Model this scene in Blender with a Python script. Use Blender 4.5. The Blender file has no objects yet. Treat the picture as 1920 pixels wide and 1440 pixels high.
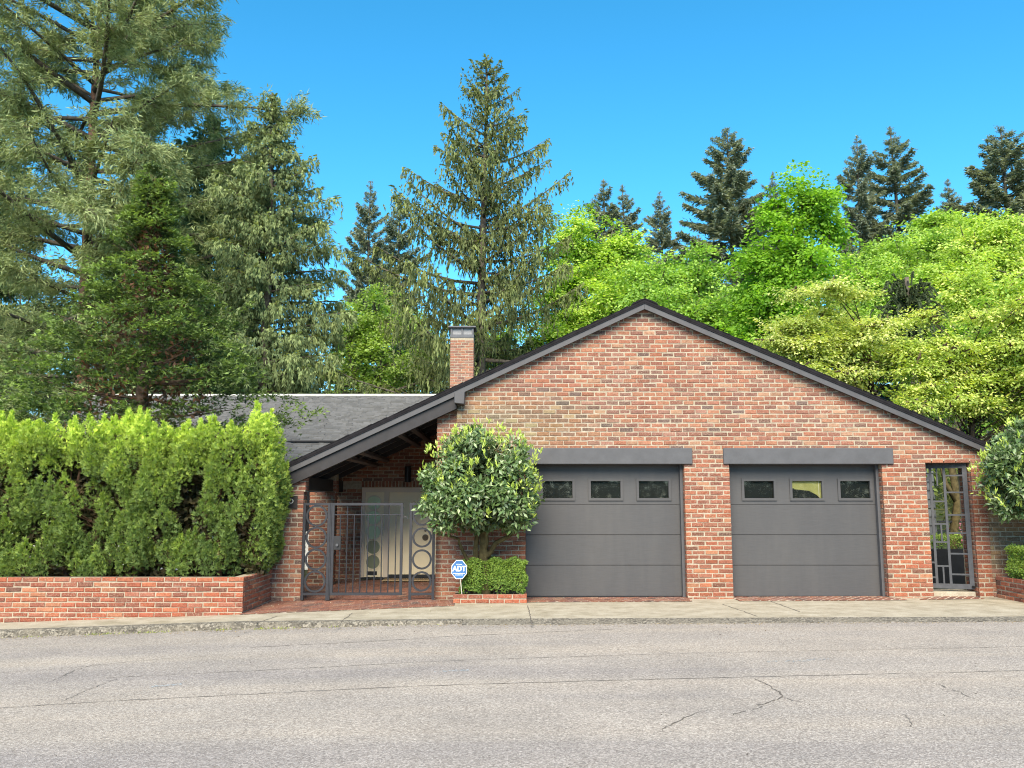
import bpy, bmesh, math, random
import numpy as np
from mathutils import Matrix, Vector, Euler
R = math.radians
scene = bpy.context.scene
COL = scene.collection

# ------------------------------------------------------------------ camera, sky, sun, exposure
CAM_Z, PITCH, FPX = 1.71, math.atan(219 / 1607.0), 1607.0
cd = bpy.data.cameras.new('camera'); cam = bpy.data.objects.new('camera', cd); COL.objects.link(cam)
cd.sensor_width = 36; cd.lens = FPX / 1920 * 36; cd.clip_start = .1; cd.clip_end = 2000
cam.location = (0, 0, CAM_Z); cam.rotation_euler = (R(90) + PITCH, 0, 0)
scene.camera = cam
SUN_EL, SUN_AZ = R(41), R(-9)           # behind the camera, a little to its left
w = bpy.data.worlds.new('World'); scene.world = w; w.use_nodes = True
nt = w.node_tree; nt.nodes.clear()
wo = nt.nodes.new('ShaderNodeOutputWorld'); bg = nt.nodes.new('ShaderNodeBackground')
sky = nt.nodes.new('ShaderNodeTexSky'); sky.sky_type = 'NISHITA'; sky.sun_disc = False
sky.sun_elevation = SUN_EL; sky.sun_rotation = math.pi - SUN_AZ
sky.air_density = 1.0; sky.dust_density = 0.0; sky.ozone_density = 4.0; sky.altitude = 1500
hs = nt.nodes.new('ShaderNodeHueSaturation'); hs.inputs['Saturation'].default_value = 1.27; hs.inputs['Hue'].default_value = .480; hs.inputs['Value'].default_value = 1.15
nt.links.new(sky.outputs[0], hs.inputs['Color']); nt.links.new(hs.outputs[0], bg.inputs[0])
bg.inputs[1].default_value = 0.128
nt.links.new(bg.outputs[0], wo.inputs[0])
sd = bpy.data.lights.new('sun', 'SUN'); sun = bpy.data.objects.new('sun', sd); COL.objects.link(sun)
sd.energy = 5.0; sd.angle = R(44); sd.color = (1.0, .88, .70)
_d = Vector((-math.sin(SUN_AZ) * math.cos(SUN_EL), math.cos(SUN_AZ) * math.cos(SUN_EL), -math.sin(SUN_EL)))
sun.rotation_euler = _d.to_track_quat('-Z', 'Y').to_euler(); sun.location = (10, -20, 40)
vs = scene.view_settings
vs.view_transform = 'Standard'; vs.look = 'None'; vs.gamma = 1; vs.exposure = 1.12; vs.use_curve_mapping = False
scene.cycles.use_denoising = True
scene.cycles.max_bounces = 5; scene.cycles.diffuse_bounces = 4; scene.cycles.glossy_bounces = 2; scene.cycles.transparent_max_bounces = 6
scene.cycles.filter_width = 1.1

# ------------------------------------------------------------------ helpers
rng = np.random.default_rng(7); random.seed(7)

def at(px, py, Y):
    """photo pixel -> point on the plane y = Y"""
    u = (px - 960) / FPX; v = (720 - py) / FPX
    d = (u, math.cos(PITCH) - v * math.sin(PITCH), math.sin(PITCH) + v * math.cos(PITCH))
    t = Y / d[1]
    return Vector((d[0] * t, Y, CAM_Z + d[2] * t))

def at_z(px, py, z):
    u = (px - 960) / FPX; v = (720 - py) / FPX
    d = (u, math.cos(PITCH) - v * math.sin(PITCH), math.sin(PITCH) + v * math.cos(PITCH))
    t = (z - CAM_Z) / d[2]
    return (d[0] * t, d[1] * t)

def tag(o, label=None, cat=None, group=None, kind=None):
    if label: o['label'] = label
    if cat: o['category'] = cat
    if group: o['group'] = group
    if kind: o['kind'] = kind
    return o

WLOC = {}
def attach(o, parent):
    if parent is None: return o
    o.parent = parent
    o.matrix_parent_inverse = Matrix.Translation(-WLOC.get(parent.name, Vector((0, 0, 0))))
    return o

def thing(name, label, cat, loc=(0, 0, 0), group=None):
    o = bpy.data.objects.new(name, None); COL.objects.link(o)
    o.location = loc; o.empty_display_size = .2
    WLOC[o.name] = Vector(loc)
    return tag(o, label, cat, group)

class MB:
    def __init__(s): s.v = []; s.f = []; s.c = []; s.has_c = False
    def add(s, verts, faces, col=None):
        n = len(s.v)
        s.v.extend([tuple(p) for p in verts]); s.f.extend([tuple(i + n for i in f) for f in faces])
        if col is not None: s.has_c = True
        s.c.extend([col if col is not None else (1, 1, 1)] * len(verts))
    def box(s, x0, x1, y0, y1, z0, z1, col=None):
        v = [(x0, y0, z0), (x1, y0, z0), (x1, y1, z0), (x0, y1, z0), (x0, y0, z1), (x1, y0, z1), (x1, y1, z1), (x0, y1, z1)]
        s.add(v, [(0, 3, 2, 1), (4, 5, 6, 7), (0, 1, 5, 4), (1, 2, 6, 5), (2, 3, 7, 6), (3, 0, 4, 7)], col)
    def prism_y(s, poly, y0, y1, col=None):
        """poly of (x, z), counter-clockwise seen from -y"""
        n = len(poly)
        v = [(x, y0, z) for x, z in poly] + [(x, y1, z) for x, z in poly]
        f = [tuple(range(n)), tuple(range(2 * n - 1, n - 1, -1))]
        f += [((i + 1) % n, i, n + i, n + (i + 1) % n) for i in range(n)]
        s.add(v, f, col)
    def prism_z(s, poly, z0, z1, col=None):
        n = len(poly)
        v = [(x, y, z0) for x, y in poly] + [(x, y, z1) for x, y in poly]
        f = [tuple(range(n - 1, -1, -1)), tuple(range(n, 2 * n))]
        f += [(i, (i + 1) % n, n + (i + 1) % n, n + i) for i in range(n)]
        s.add(v, f, col)
    def tube(s, pts, rad, n=6, col=None, cap=True):
        pts = [Vector(p) for p in pts]
        if not hasattr(rad, '__len__'): rad = [rad] * len(pts)
        ring = []; base = len(s.v); vv = []; ff = []
        up = Vector((.13, .21, .97))
        for i, p in enumerate(pts):
            d = (pts[min(i + 1, len(pts) - 1)] - pts[max(i - 1, 0)])
            if d.length < 1e-6: d = Vector((0, 0, 1))
            d.normalize()
            a = d.cross(up)
            if a.length < .05: a = d.cross(Vector((1, 0, 0)))
            a.normalize(); b = a.cross(d)
            for k in range(n):
                t = 2 * math.pi * k / n
                vv.append(p + (a * math.cos(t) + b * math.sin(t)) * rad[i])
        m = len(pts)
        for i in range(m - 1):
            for k in range(n):
                ff.append((i * n + k, i * n + (k + 1) % n, (i + 1) * n + (k + 1) % n, (i + 1) * n + k))
        if cap: ff.append(tuple(range(n - 1, -1, -1))); ff.append(tuple(range((m - 1) * n, m * n)))
        s.add(vv, ff, col)
    def ring(s, cx, y, cz, r, w, th, n=28):
        """flat steel ring in the xz plane"""
        vv = []; ff = []
        for k in range(n):
            t = 2 * math.pi * k / n; c, q = math.cos(t), math.sin(t)
            for rr, yy in ((r, y), (r - w, y), (r - w, y + th), (r, y + th)):
                vv.append((cx + c * rr, yy, cz + q * rr))
        for k in range(n):
            a = k * 4; b = ((k + 1) % n) * 4
            for j in range(4): ff.append((a + j, a + (j + 1) % 4, b + (j + 1) % 4, b + j))
        s.add(vv, ff)
    def disc(s, cx, y, cz, r, th, n=24):
        s.prism_y([(cx + r * math.cos(2 * math.pi * k / n), cz + r * math.sin(2 * math.pi * k / n)) for k in range(n)], y, y + th)
    def build(s, name, mat, parent=None, smooth=False, bevel=0, kind=None, seg=1):
        me = bpy.data.meshes.new(name); me.from_pydata(s.v, [], s.f); me.update()
        bm = bmesh.new(); bm.from_mesh(me); bmesh.ops.recalc_face_normals(bm, faces=bm.faces)
        if bevel: bmesh.ops.bevel(bm, geom=bm.edges[:], offset=bevel, segments=seg, affect='EDGES', clamp_overlap=True)
        bm.to_mesh(me); bm.free()
        if s.has_c and not bevel:
            a = me.color_attributes.new('tint', 'FLOAT_COLOR', 'POINT')
            arr = np.ones((len(s.v), 4), np.float32); arr[:, :3] = np.array(s.c); a.data.foreach_set('color', arr.ravel())
        me.materials.append(mat)
        if smooth: me.shade_smooth()
        o = bpy.data.objects.new(name, me); COL.objects.link(o)
        attach(o, parent)
        if kind: o['kind'] = kind
        return o

def boxobj(name, mat, parent, x0, x1, y0, y1, z0, z1, bevel=.004):
    m = MB(); m.box(x0, x1, y0, y1, z0, z1); return m.build(name, mat, parent, bevel=bevel)

def norm(a): return a / np.maximum(np.linalg.norm(a, axis=-1, keepdims=True), 1e-9)

class Leaves:
    """kite-shaped leaf faces collected as arrays and written as one mesh"""
    def __init__(s): s.P = []; s.A = []; s.N = []; s.L = []; s.W = []; s.C = []; s.F = []
    def add(s, P, A, N, L, W, C, fold=.12):
        n = len(P)
        s.P.append(np.asarray(P, np.float32)); s.A.append(norm(np.asarray(A, np.float32))); s.N.append(np.asarray(N, np.float32))
        s.L.append(np.broadcast_to(L, n).astype(np.float32)); s.W.append(np.broadcast_to(W, n).astype(np.float32))
        s.C.append(np.broadcast_to(C, (n, 3)).astype(np.float32)); s.F.append(np.full(n, fold, np.float32))
    def mesh(s, name, mat):
        P = np.concatenate(s.P); A = np.concatenate(s.A); N = np.concatenate(s.N); L = np.concatenate(s.L)[:, None]
        W = np.concatenate(s.W)[:, None]; C = np.concatenate(s.C); F = np.concatenate(s.F)[:, None]
        S = norm(np.cross(A, N)); N = norm(np.cross(S, A))
        n = len(P)
        V = np.empty((n, 4, 3), np.float32)
        V[:, 0] = P; V[:, 1] = P + A * L * .45 + S * W * .5 + N * F * W; V[:, 2] = P + A * L; V[:, 3] = P + A * L * .45 - S * W * .5 + N * F * W
        idx = (np.arange(n) * 4)[:, None]
        T = np.concatenate([idx + np.array([[0, 1, 2]]), idx + np.array([[0, 2, 3]])], 1).reshape(-1).astype(np.int32)
        me = bpy.data.meshes.new(name)
        me.vertices.add(n * 4); me.vertices.foreach_set('co', V.ravel())
        me.loops.add(n * 6); me.loops.foreach_set('vertex_index', T)
        me.polygons.add(n * 2); me.polygons.foreach_set('loop_start', np.arange(0, n * 6, 3, dtype=np.int32))
        try: me.polygons.foreach_set('loop_total', np.full(n * 2, 3, np.int32))
        except Exception: pass
        me.update(calc_edges=True)
        a = me.color_attributes.new('tint', 'FLOAT_COLOR', 'POINT')
        arr = np.ones((n, 4, 4), np.float32); arr[:, :, :3] = C[:, None, :]; a.data.foreach_set('color', arr.ravel())
        me.materials.append(mat); me.validate()
        return me

def mesh_obj(name, me, parent=None, kind=None):
    o = bpy.data.objects.new(name, me); COL.objects.link(o)
    if parent is not None: o.parent = parent
    if kind: o['kind'] = kind
    return o

def rdir(n, zb=0.0):
    a = rng.normal(size=(n, 3)); a[:, 2] += zb
    return norm(a)

# ------------------------------------------------------------------ materials
def new_mat(name):
    m = bpy.data.materials.new(name); m.use_nodes = True; t = m.node_tree
    return m, t, t.nodes['Principled BSDF']

def nd(t, kind, **kw):
    n = t.nodes.new(kind)
    for k, v in kw.items():
        if k in n.inputs.keys(): n.inputs[k].default_value = v
        else: setattr(n, k, v)
    return n

def pos_node(t):
    return t.nodes.new('ShaderNodeNewGeometry').outputs['Position']

def noise(t, scale, detail=4, rough=.55, vec=None):
    n = nd(t, 'ShaderNodeTexNoise', Scale=scale, Detail=detail, Roughness=rough)
    t.links.new(vec if vec is not None else pos_node(t), n.inputs['Vector'])
    return n.outputs['Fac']

def ramp(t, fac, stops):
    r = nd(t, 'ShaderNodeValToRGB'); e = r.color_ramp.elements
    while len(e) > 1: e.remove(e[-1])
    e[0].position = stops[0][0]; e[0].color = (*stops[0][1], 1)
    for p, c in stops[1:]:
        q = e.new(p); q.color = (*c, 1)
    t.links.new(fac, r.inputs[0]); return r.outputs[0]

def mixc(t, fac, a, b, mode='MIX'):
    n = t.nodes.new('ShaderNodeMix'); n.data_type = 'RGBA'; n.blend_type = mode
    for s, val in ((0, fac), (6, a), (7, b)):
        if hasattr(val, 'is_linked') or hasattr(val, 'links'): t.links.new(val, n.inputs[s])
        elif s == 0: n.inputs[0].default_value = val
        else: n.inputs[s].default_value = (*val, 1)
    return n.outputs[2]

def bump(t, bsdf, h, strength=.3, dist=.01):
    b = nd(t, 'ShaderNodeBump', Strength=strength, Distance=dist)
    t.links.new(h, b.inputs['Height']); t.links.new(b.outputs[0], bsdf.inputs['Normal'])

def simple(name, col, rough=.6, spec=.4, var=.15, scale=8, bmp=.0, metal=0):
    m, t, b = new_mat(name)
    n = noise(t, scale)
    c = ramp(t, n, [(.3, tuple(x * (1 - var) for x in col)), (.7, tuple(x * (1 + var) for x in col))])
    t.links.new(c, b.inputs['Base Color'])
    b.inputs['Roughness'].default_value = rough; b.inputs['Specular IOR Level'].default_value = spec; b.inputs['Metallic'].default_value = metal
    if bmp: bump(t, b, noise(t, scale * 12), bmp, .004)
    return m

def brick_mat(name, source):
    m, t, b = new_mat(name)
    if source == 'object':
        c0 = t.nodes.new('ShaderNodeObjectInfo').outputs['Color']
    else:
        a = t.nodes.new('ShaderNodeAttribute'); a.attribute_name = 'tint'; c0 = a.outputs['Color']
    n1 = noise(t, 22, 5, .65)
    c = mixc(t, 1.0, c0, ramp(t, n1, [(.25, (.62, .6, .6)), (.5, (1, 1, 1)), (.78, (1.28, 1.3, 1.3))]), 'MULTIPLY')
    n2 = noise(t, 55, 4, .7)                                     # lime and mortar smears
    n3 = noise(t, 1.4, 3, .6)
    sm = nd(t, 'ShaderNodeMath', operation='MULTIPLY'); t.links.new(ramp(t, n2, [(.50, (0, 0, 0)), (.68, (1, 1, 1))]), sm.inputs[0])
    t.links.new(ramp(t, n3, [(.35, (.35, .35, .35)), (.65, (.95, .95, .95))]), sm.inputs[1])
    c = mixc(t, sm.outputs[0], c, (.33, .245, .185))
    n4 = noise(t, 75, 3, .7)
    c = mixc(t, ramp(t, n4, [(.60, (0, 0, 0)), (.70, (.75, .75, .75))]), c, (.07, .045, .035))
    t.links.new(c, b.inputs['Base Color'])
    b.inputs['Roughness'].default_value = .9; b.inputs['Specular IOR Level'].default_value = .2
    bump(t, b, noise(t, 60, 5, .7), .55, .006)
    return m
M = {}
M['brick_o'] = brick_mat('brick_single', 'object'); M['brick_m'] = brick_mat('brick_run', 'attr')
def mortar_mat():
    m, t, b = new_mat('mortar')
    c = ramp(t, noise(t, 18, 5, .65), [(.25, (.19, .157, .118)), (.5, (.305, .258, .20)), (.75, (.41, .355, .285))])
    c = mixc(t, ramp(t, noise(t, 1.1, 3), [(.4, (0, 0, 0)), (.7, (.45, .45, .45))]), c, (.30, .27, .19))
    t.links.new(c, b.inputs['Base Color']); b.inputs['Roughness'].default_value = .95; b.inputs['Specular IOR Level'].default_value = .1
    bump(t, b, noise(t, 90, 4), .6, .006)
    return m
M['mortar'] = mortar_mat()

def door_mat():
    m, t, b = new_mat('garage_door_paint')
    sc = nd(t, 'ShaderNodeMapping'); sc.inputs['Scale'].default_value = (1.2, 1, 26)
    t.links.new(pos_node(t), sc.inputs['Vector'])
    g = noise(t, 5, 6, .7, sc.outputs[0])
    c = ramp(t, g, [(.3, (.049, .0485, .051)), (.7, (.063, .062, .065))])
    mp2 = nd(t, 'ShaderNodeMapping'); mp2.inputs['Scale'].default_value = (3.2, 1, .5); t.links.new(pos_node(t), mp2.inputs['Vector'])
    c = mixc(t, ramp(t, noise(t, 1.0, 5, .65, mp2.outputs[0]), [(.42, (0, 0, 0)), (.75, (.28, .28, .28))]), c, (.095, .090, .085))
    c = mixc(t, ramp(t, noise(t, 26, 3, .6), [(.66, (0, 0, 0)), (.74, (.35, .35, .35))]), c, (.05, .047, .045))
    t.links.new(c, b.inputs['Base Color']); b.inputs['Roughness'].default_value = .55; b.inputs['Specular IOR Level'].default_value = .3
    bump(t, b, g, .25, .003)
    return m
M['garage_door'] = door_mat()
M['lintel'] = simple('lintel_paint', (.070, .070, .076), .6, .3, .12, 5, .25)
M['fascia'] = simple('fascia_paint', (.060, .058, .062), .55, .35, .12, 4, .2)
M['dark_wood'] = simple('dark_rafter_paint', (.022, .020, .022), .6, .3, .2, 6, .2)
M['purlin'] = simple('brown_purlin_wood', (.060, .042, .038), .6, .3, .25, 9, .2)
M['soffit'] = simple('soffit_boards', (.030, .027, .03), .7, .2, .2, 7)
M['steel'] = simple('painted_steel', (.024, .025, .031), .5, .3, .15, 12, .1)
M['gate_grey'] = simple('grey_steel', (.060, .062, .070), .5, .3, .15, 12)
M['black'] = simple('black_paint', (.012, .012, .014), .5, .4, .2, 8)
M['roof_dark'] = simple('dark_roofing', (.014, .013, .015), .9, .1, .25, 9)
M['cream'] = simple('cream_paint', (.78, .67, .47), .5, .35, .05, 3)
M['cream_dark'] = simple('pale_pink_trim', (.62, .52, .42), .55, .3, .06, 3)
M['white'] = simple('white_paint', (.78, .77, .73), .5, .4, .04, 3)
M['brass'] = simple('dark_bronze', (.10, .07, .045), .35, .5, .3, 40, 0, .7)
M['metal'] = simple('weathered_flashing', (.07, .072, .082), .5, .5, .2, 7, 0, .3)
M['screen'] = simple('spark_screen', (.22, .22, .23), .7, .3, .25, 60)
M['soil'] = simple('bark_soil', (.045, .028, .018), .95, .1, .5, 25, .8)
M['mat'] = simple('coir_mat', (.34, .25, .15), .95, .1, .25, 60, .8)
M['tan'] = simple('tan_sheet', (.55, .48, .20), .8, .2, .2, 5)
M['blue_sign'] = simple('blue_sign', (.045, .145, .36), .4, .4, .04, 3)
M['sign_white'] = simple('sign_white', (.85, .86, .88), .45, .4, .02, 3)
M['stake'] = simple('cream_stake', (.62, .58, .50), .5, .3, .1, 9)
M['plaque'] = simple('dark_plaque', (.028, .022, .020), .4, .5, .2, 12)
M['siding'] = simple('grey_siding', (.11, .12, .135), .65, .3, .15, 5)
M['mint'] = simple('mint_glass_disc', (.52, .62, .40), .25, .5, .06, 3)
M['mint_dark'] = simple('dim_mint_glass', (.19, .21, .14), .25, .5, .1, 3)
M['gutter'] = simple('pale_gutter', (.55, .54, .50), .5, .4, .06, 4)
M['bark'] = simple('bark_brown', (.085, .058, .042), .95, .1, .45, 9, 1.0)
M['bark_red'] = simple('bark_reddish', (.13, .075, .055), .95, .1, .4, 6, 1.0)
M['bark_grey'] = simple('bark_grey', (.10, .085, .07), .95, .1, .4, 8, 1.0)
M['bark_moss'] = simple('bark_mossy', (.075, .060, .028), .95, .1, .5, 14, 1.0)
M['twig'] = simple('dry_twigs', (.15, .085, .055), .95, .1, .4, 14)

def glass_mat():
    m, t, b = new_mat('window_pane')
    out = t.nodes['Material Output']
    tr = nd(t, 'ShaderNodeBsdfTransparent'); tr.inputs[0].default_value = (.80, .83, .80, 1)
    gl = nd(t, 'ShaderNodeBsdfGlossy', Roughness=.03); gl.inputs[0].default_value = (1, 1, 1, 1)
    fr = nd(t, 'ShaderNodeFresnel', IOR=1.4); mx = t.nodes.new('ShaderNodeMixShader')
    t.links.new(fr.outputs[0], mx.inputs[0]); t.links.new(tr.outputs[0], mx.inputs[1]); t.links.new(gl.outputs[0], mx.inputs[2])
    t.links.new(mx.outputs[0], out.inputs[0]); t.nodes.remove(b)
    return m
M['glass'] = glass_mat()

def leaf_mat(name, rough=.55, spec=.3, trans=.3, tcol=(1.15, 1.2, .55)):
    m, t, b = new_mat(name)
    a = t.nodes.new('ShaderNodeAttribute'); a.attribute_name = 'tint'
    c = a.outputs['Color']
    t.links.new(c, b.inputs['Base Color'])
    b.inputs['Roughness'].default_value = rough; b.inputs['Specular IOR Level'].default_value = spec
    tb = nd(t, 'ShaderNodeBsdfTranslucent'); t.links.new(mixc(t, 1.0, c, tcol, 'MULTIPLY'), tb.inputs[0])
    mx = t.nodes.new('ShaderNodeMixShader'); mx.inputs[0].default_value = trans
    t.links.new(b.outputs[0], mx.inputs[1]); t.links.new(tb.outputs[0], mx.inputs[2])
    t.links.new(mx.outputs[0], t.nodes['Material Output'].inputs[0])
    return m
M['leaf'] = leaf_mat('soft_foliage', .55, .3, .36); M['needle'] = leaf_mat('needle_foliage', .6, .2, .32, (1.1, 1.1, .6))
M['gloss_leaf'] = leaf_mat('glossy_leaf', .33, .5, .2); M['lime'] = leaf_mat('spring_leaf', .5, .25, .48, (1.2, 1.25, .45))

def shingle_mat():
    m, t, b = new_mat('roof_shingle')
    a = t.nodes.new('ShaderNodeAttribute'); a.attribute_name = 'tint'
    c = mixc(t, 1.0, a.outputs['Color'], ramp(t, noise(t, 120, 2), [(.3, (.75, .75, .75)), (.7, (1.25, 1.25, 1.25))]), 'MULTIPLY')
    t.links.new(c, b.inputs['Base Color']); b.inputs['Roughness'].default_value = .9; b.inputs['Specular IOR Level'].default_value = .2
    return m
M['shingle'] = shingle_mat()

def asphalt_mat():
    m, t, b = new_mat('worn_asphalt')
    v = nd(t, 'ShaderNodeTexVoronoi', Scale=95.0); t.links.new(pos_node(t), v.inputs['Vector'])
    sp = t.nodes.new('ShaderNodeSeparateColor'); t.links.new(v.outputs['Color'], sp.inputs[0])
    c = ramp(t, sp.outputs[0], [(0, (.19, .168, .152)), (.4, (.26, .235, .213)), (.7, (.32, .291, .265)), (1, (.41, .378, .348))])
    n = noise(t, 42, 4, .75)
    c = mixc(t, 1.0, c, ramp(t, n, [(.33, (.66, .66, .67)), (.5, (1, 1, 1)), (.7, (1.25, 1.24, 1.23))]), 'MULTIPLY')
    # fresher, greyer paving towards the middle of the street, older tan lanes by the kerb
    mp = nd(t, 'ShaderNodeMapping'); mp.inputs['Scale'].default_value = (.06, .9, 1)
    t.links.new(pos_node(t), mp.inputs['Vector'])
    band = noise(t, 1.0, 3, .6, mp.outputs[0])
    c = mixc(t, 1.0, c, ramp(t, band, [(.3, (.84, .84, .87)), (.5, (1, .99, .97)), (.7, (1.13, 1.09, 1.02))]), 'MULTIPLY')
    c = mixc(t, 1.0, c, ramp(t, noise(t, .8, 5, .6), [(.3, (.88, .88, .88)), (.7, (1.1, 1.09, 1.07))]), 'MULTIPLY')
    st = noise(t, 7, 3, .6)
    c = mixc(t, ramp(t, st, [(.68, (0, 0, 0)), (.78, (.35, .35, .35))]), c, (.09, .08, .075))
    t.links.new(c, b.inputs['Base Color']); b.inputs['Roughness'].default_value = .92; b.inputs['Specular IOR Level'].default_value = .2
    bump(t, b, v.outputs['Distance'], .5, .01)
    return m
M['asphalt'] = asphalt_mat()

def concrete_mat():
    m, t, b = new_mat('old_concrete')
    c = ramp(t, noise(t, 3.2, 6, .65), [(.28, (.23, .20, .145)), (.5, (.325, .288, .222)), (.72, (.40, .362, .29))])
    c = mixc(t, 1.0, c, ramp(t, noise(t, 70, 4, .7), [(.3, (.72, .72, .72)), (.7, (1.2, 1.2, 1.2))]), 'MULTIPLY')
    mp = nd(t, 'ShaderNodeMapping'); mp.inputs['Scale'].default_value = (.5, 2.6, 1); t.links.new(pos_node(t), mp.inputs['Vector'])
    c = mixc(t, ramp(t, noise(t, 1.1, 5, .7, mp.outputs[0]), [(.55, (0, 0, 0)), (.75, (.5, .5, .5))]), c, (.17, .155, .09))
    t.links.new(c, b.inputs['Base Color']); b.inputs['Roughness'].default_value = .92; b.inputs['Specular IOR Level'].default_value = .2
    bump(t, b, noise(t, 80, 4, .7), .4, .006)
    return m
M['concrete'] = concrete_mat()
def kerb_mat():
    m, t, b = new_mat('pitted_kerb')
    v = nd(t, 'ShaderNodeTexVoronoi', Scale=38.0); t.links.new(pos_node(t), v.inputs['Vector'])
    sp = t.nodes.new('ShaderNodeSeparateColor'); t.links.new(v.outputs['Color'], sp.inputs[0])
    c = ramp(t, sp.outputs[0], [(0, (.055, .048, .038)), (.5, (.12, .107, .085)), (1, (.24, .215, .175))])
    c = mixc(t, ramp(t, noise(t, 2.5, 4), [(.45, (0, 0, 0)), (.65, (.6, .6, .6))]), c, (.17, .15, .115))
    t.links.new(c, b.inputs['Base Color']); b.inputs['Roughness'].default_value = .95
    bump(t, b, v.outputs['Distance'], .9, .015)
    return m
M['kerb'] = kerb_mat()
M['crack'] = simple('crack_tar', (.12, .107, .093), .9, .1, .3, 30)
M['joint_tar'] = simple('joint_tar', (.165, .148, .132), .9, .1, .35, 20)
M['paving_sand'] = simple('paving_joint_sand', (.50, .42, .34), .95, .1, .2, 20)
M['grass'] = leaf_mat('grass_blades', .6, .2, .3)
M['ground'] = simple('forest_floor', (.045, .055, .025), .95, .1, .5, 1.5, .5)

# ------------------------------------------------------------------ setting: ground, road, sidewalk, kerb
SX = [-60, -12, -8, -4, -.8, 7, 12, 60]; SZ = [-2.0, -.31, -.17, -.035, .0, .03, .08, .8]
RX = [-60, -12, -8, -4, -.8, .3, 7, 12, 60]; RZ = [-2.1, -.405, -.262, -.125, -.05, -.042, .0, .05, .75]
def zs(x): return float(np.interp(x, SX, SZ))
def zr(x): return float(np.interp(x, RX, RZ))
def zt(x, y):
    """terrain behind the street: flat by the house, a wooded hillside behind, higher to the right"""
    a = min(max((y - 32) / 75, 0), 1); a = a * a * (3 - 2 * a)
    hill = a * (11 + 5 * min(max(x / 50, -1), 1))
    base = min(zs(x), -.02) - .03
    return base + hill

def sheet(name, xs, ys, fz, mat, kind='structure', parent=None):
    V = [(x, y, fz(x, y)) for y in ys for x in xs]; n = len(xs)
    F = [(j * n + i, j * n + i + 1, (j + 1) * n + i + 1, (j + 1) * n + i) for j in range(len(ys) - 1) for i in range(n - 1)]
    me = bpy.data.meshes.new(name); me.from_pydata(V, [], F); me.materials.append(mat)
    o = bpy.data.objects.new(name, me); COL.objects.link(o); attach(o, parent)
    if kind: o['kind'] = kind
    return o
gx = sorted(set([-400, -200, -100, -60] + list(np.arange(-50, 51, 5)) + [-12, -8, -4, -.8, .3, 7, 12] + [60, 100, 200, 400]))
ground = sheet('ground', gx, [-300, -100, -40, -4, 12, 14, 18, 24, 30, 34, 40, 46, 52, 60, 68, 76, 85, 95, 107, 130, 200, 400],
               lambda x, y: (min(zr(x), zs(x)) - .12) if y <= 14 else zt(x, y), M['ground'])
tag(ground, 'dark leaf-strewn soil under the trees and behind the house', 'ground')
rx = sorted(set(list(np.arange(-60, 61, 2.0)) + [-12, -8, -4, -.8, .3, 7, 12]))
road = sheet('road', rx, [-4, 0, 4, 8, 12.72], lambda x, y: zr(x), M['asphalt'])
tag(road, 'worn grey-tan asphalt street with long paving joints and cracks', 'road')
KY = 12.70
side = sheet('sidewalk', rx, [KY + .16, 13.2, 14, 15, 15.9], lambda x, y: zs(x), M['concrete'])
tag(side, 'stained tan concrete sidewalk between the street and the brick house', 'sidewalk')
# kerb: a rough stone-like edge on the left that dies out at the driveway
def kerb_run(name, x0, x1, n, label):
    m = MB(); prof = []
    xs = np.linspace(x0, x1, n); r2 = np.random.default_rng(11)
    V = []; F = []
    for i, x in enumerate(xs):
        top = zs(x) + .004; bot = zr(x) - .03
        j = r2.normal(0, .008, 4)
        V += [(x, KY + .17, top), (x, KY + .03 + j[0], top - .004 + j[1] * .4), (x, KY - .005 + j[2], top - .03 + j[3] * .5), (x, KY - .03 + j[2], bot)]
    for i in range(n - 1):
        for k in range(3): F.append((i * 4 + k, (i + 1) * 4 + k, (i + 1) * 4 + k + 1, i * 4 + k + 1))
    m.add(V, F); o = m.build(name, M['kerb'], kind='structure'); return tag(o, label, 'kerb')
kerb_run('kerb', -20, -.72, 330, 'pitted low concrete kerb edging the left stretch of sidewalk')
m = MB(); V = []; F = []; xs = np.linspace(-.72, 20, 260); r2 = np.random.default_rng(5)
for i, x in enumerate(xs):
    j = r2.normal(0, .03, 2)
    V += [(x, KY + .17, zs(x) + .003), (x, KY - .10 + j[0], zr(x) + .006), (x, KY - .16 + j[1], zr(x) - .02)]
for i in range(len(xs) - 1):
    for k in range(2): F.append((i * 3 + k, (i + 1) * 3 + k, (i + 1) * 3 + k + 1, i * 3 + k + 1))
m.add(V, F); o = m.build('driveway_lip', M['kerb'], kind='structure'); tag(o, 'rough crumbling lip where the driveway slopes to the street', 'kerb')

def strip(name, pts, width, mat, parent, dz=.004, jit=.01, fz=zr, step=.12, seed=1, taper=False):
    """thin uneven crack or joint lying on the surface"""
    r2 = np.random.default_rng(seed); P = []
    for a, b in zip(pts[:-1], pts[1:]):
        n = max(2, int(math.dist(a, b) / step))
        for k in range(n): P.append((a[0] + (b[0] - a[0]) * k / n, a[1] + (b[1] - a[1]) * k / n))
    P.append(pts[-1]); P = np.array(P); P[1:-1] += r2.normal(0, jit, (len(P) - 2, 2))
    d = np.gradient(P, axis=0); d /= np.linalg.norm(d, axis=1)[:, None] + 1e-9; nn = np.stack([-d[:, 1], d[:, 0]], 1)
    wd = width * r2.uniform(.35, 1.5, len(P))
    if taper: wd *= np.sin(np.linspace(.1, math.pi - .1, len(P))) ** .5
    V = []; F = []
    for i in range(len(P)):
        for s in (-1, 1):
            q = P[i] + nn[i] * wd[i] * .5 * s; V.append((q[0], q[1], fz(q[0]) + dz))
    for i in range(len(P) - 1): F.append((2 * i, 2 * i + 2, 2 * i + 3, 2 * i + 1))
    mm = MB(); mm.add(V, F); return mm.build(name, mat, parent)
def gp(*pix): return [at_z(px, py, -.05) for px, py in pix]
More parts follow.
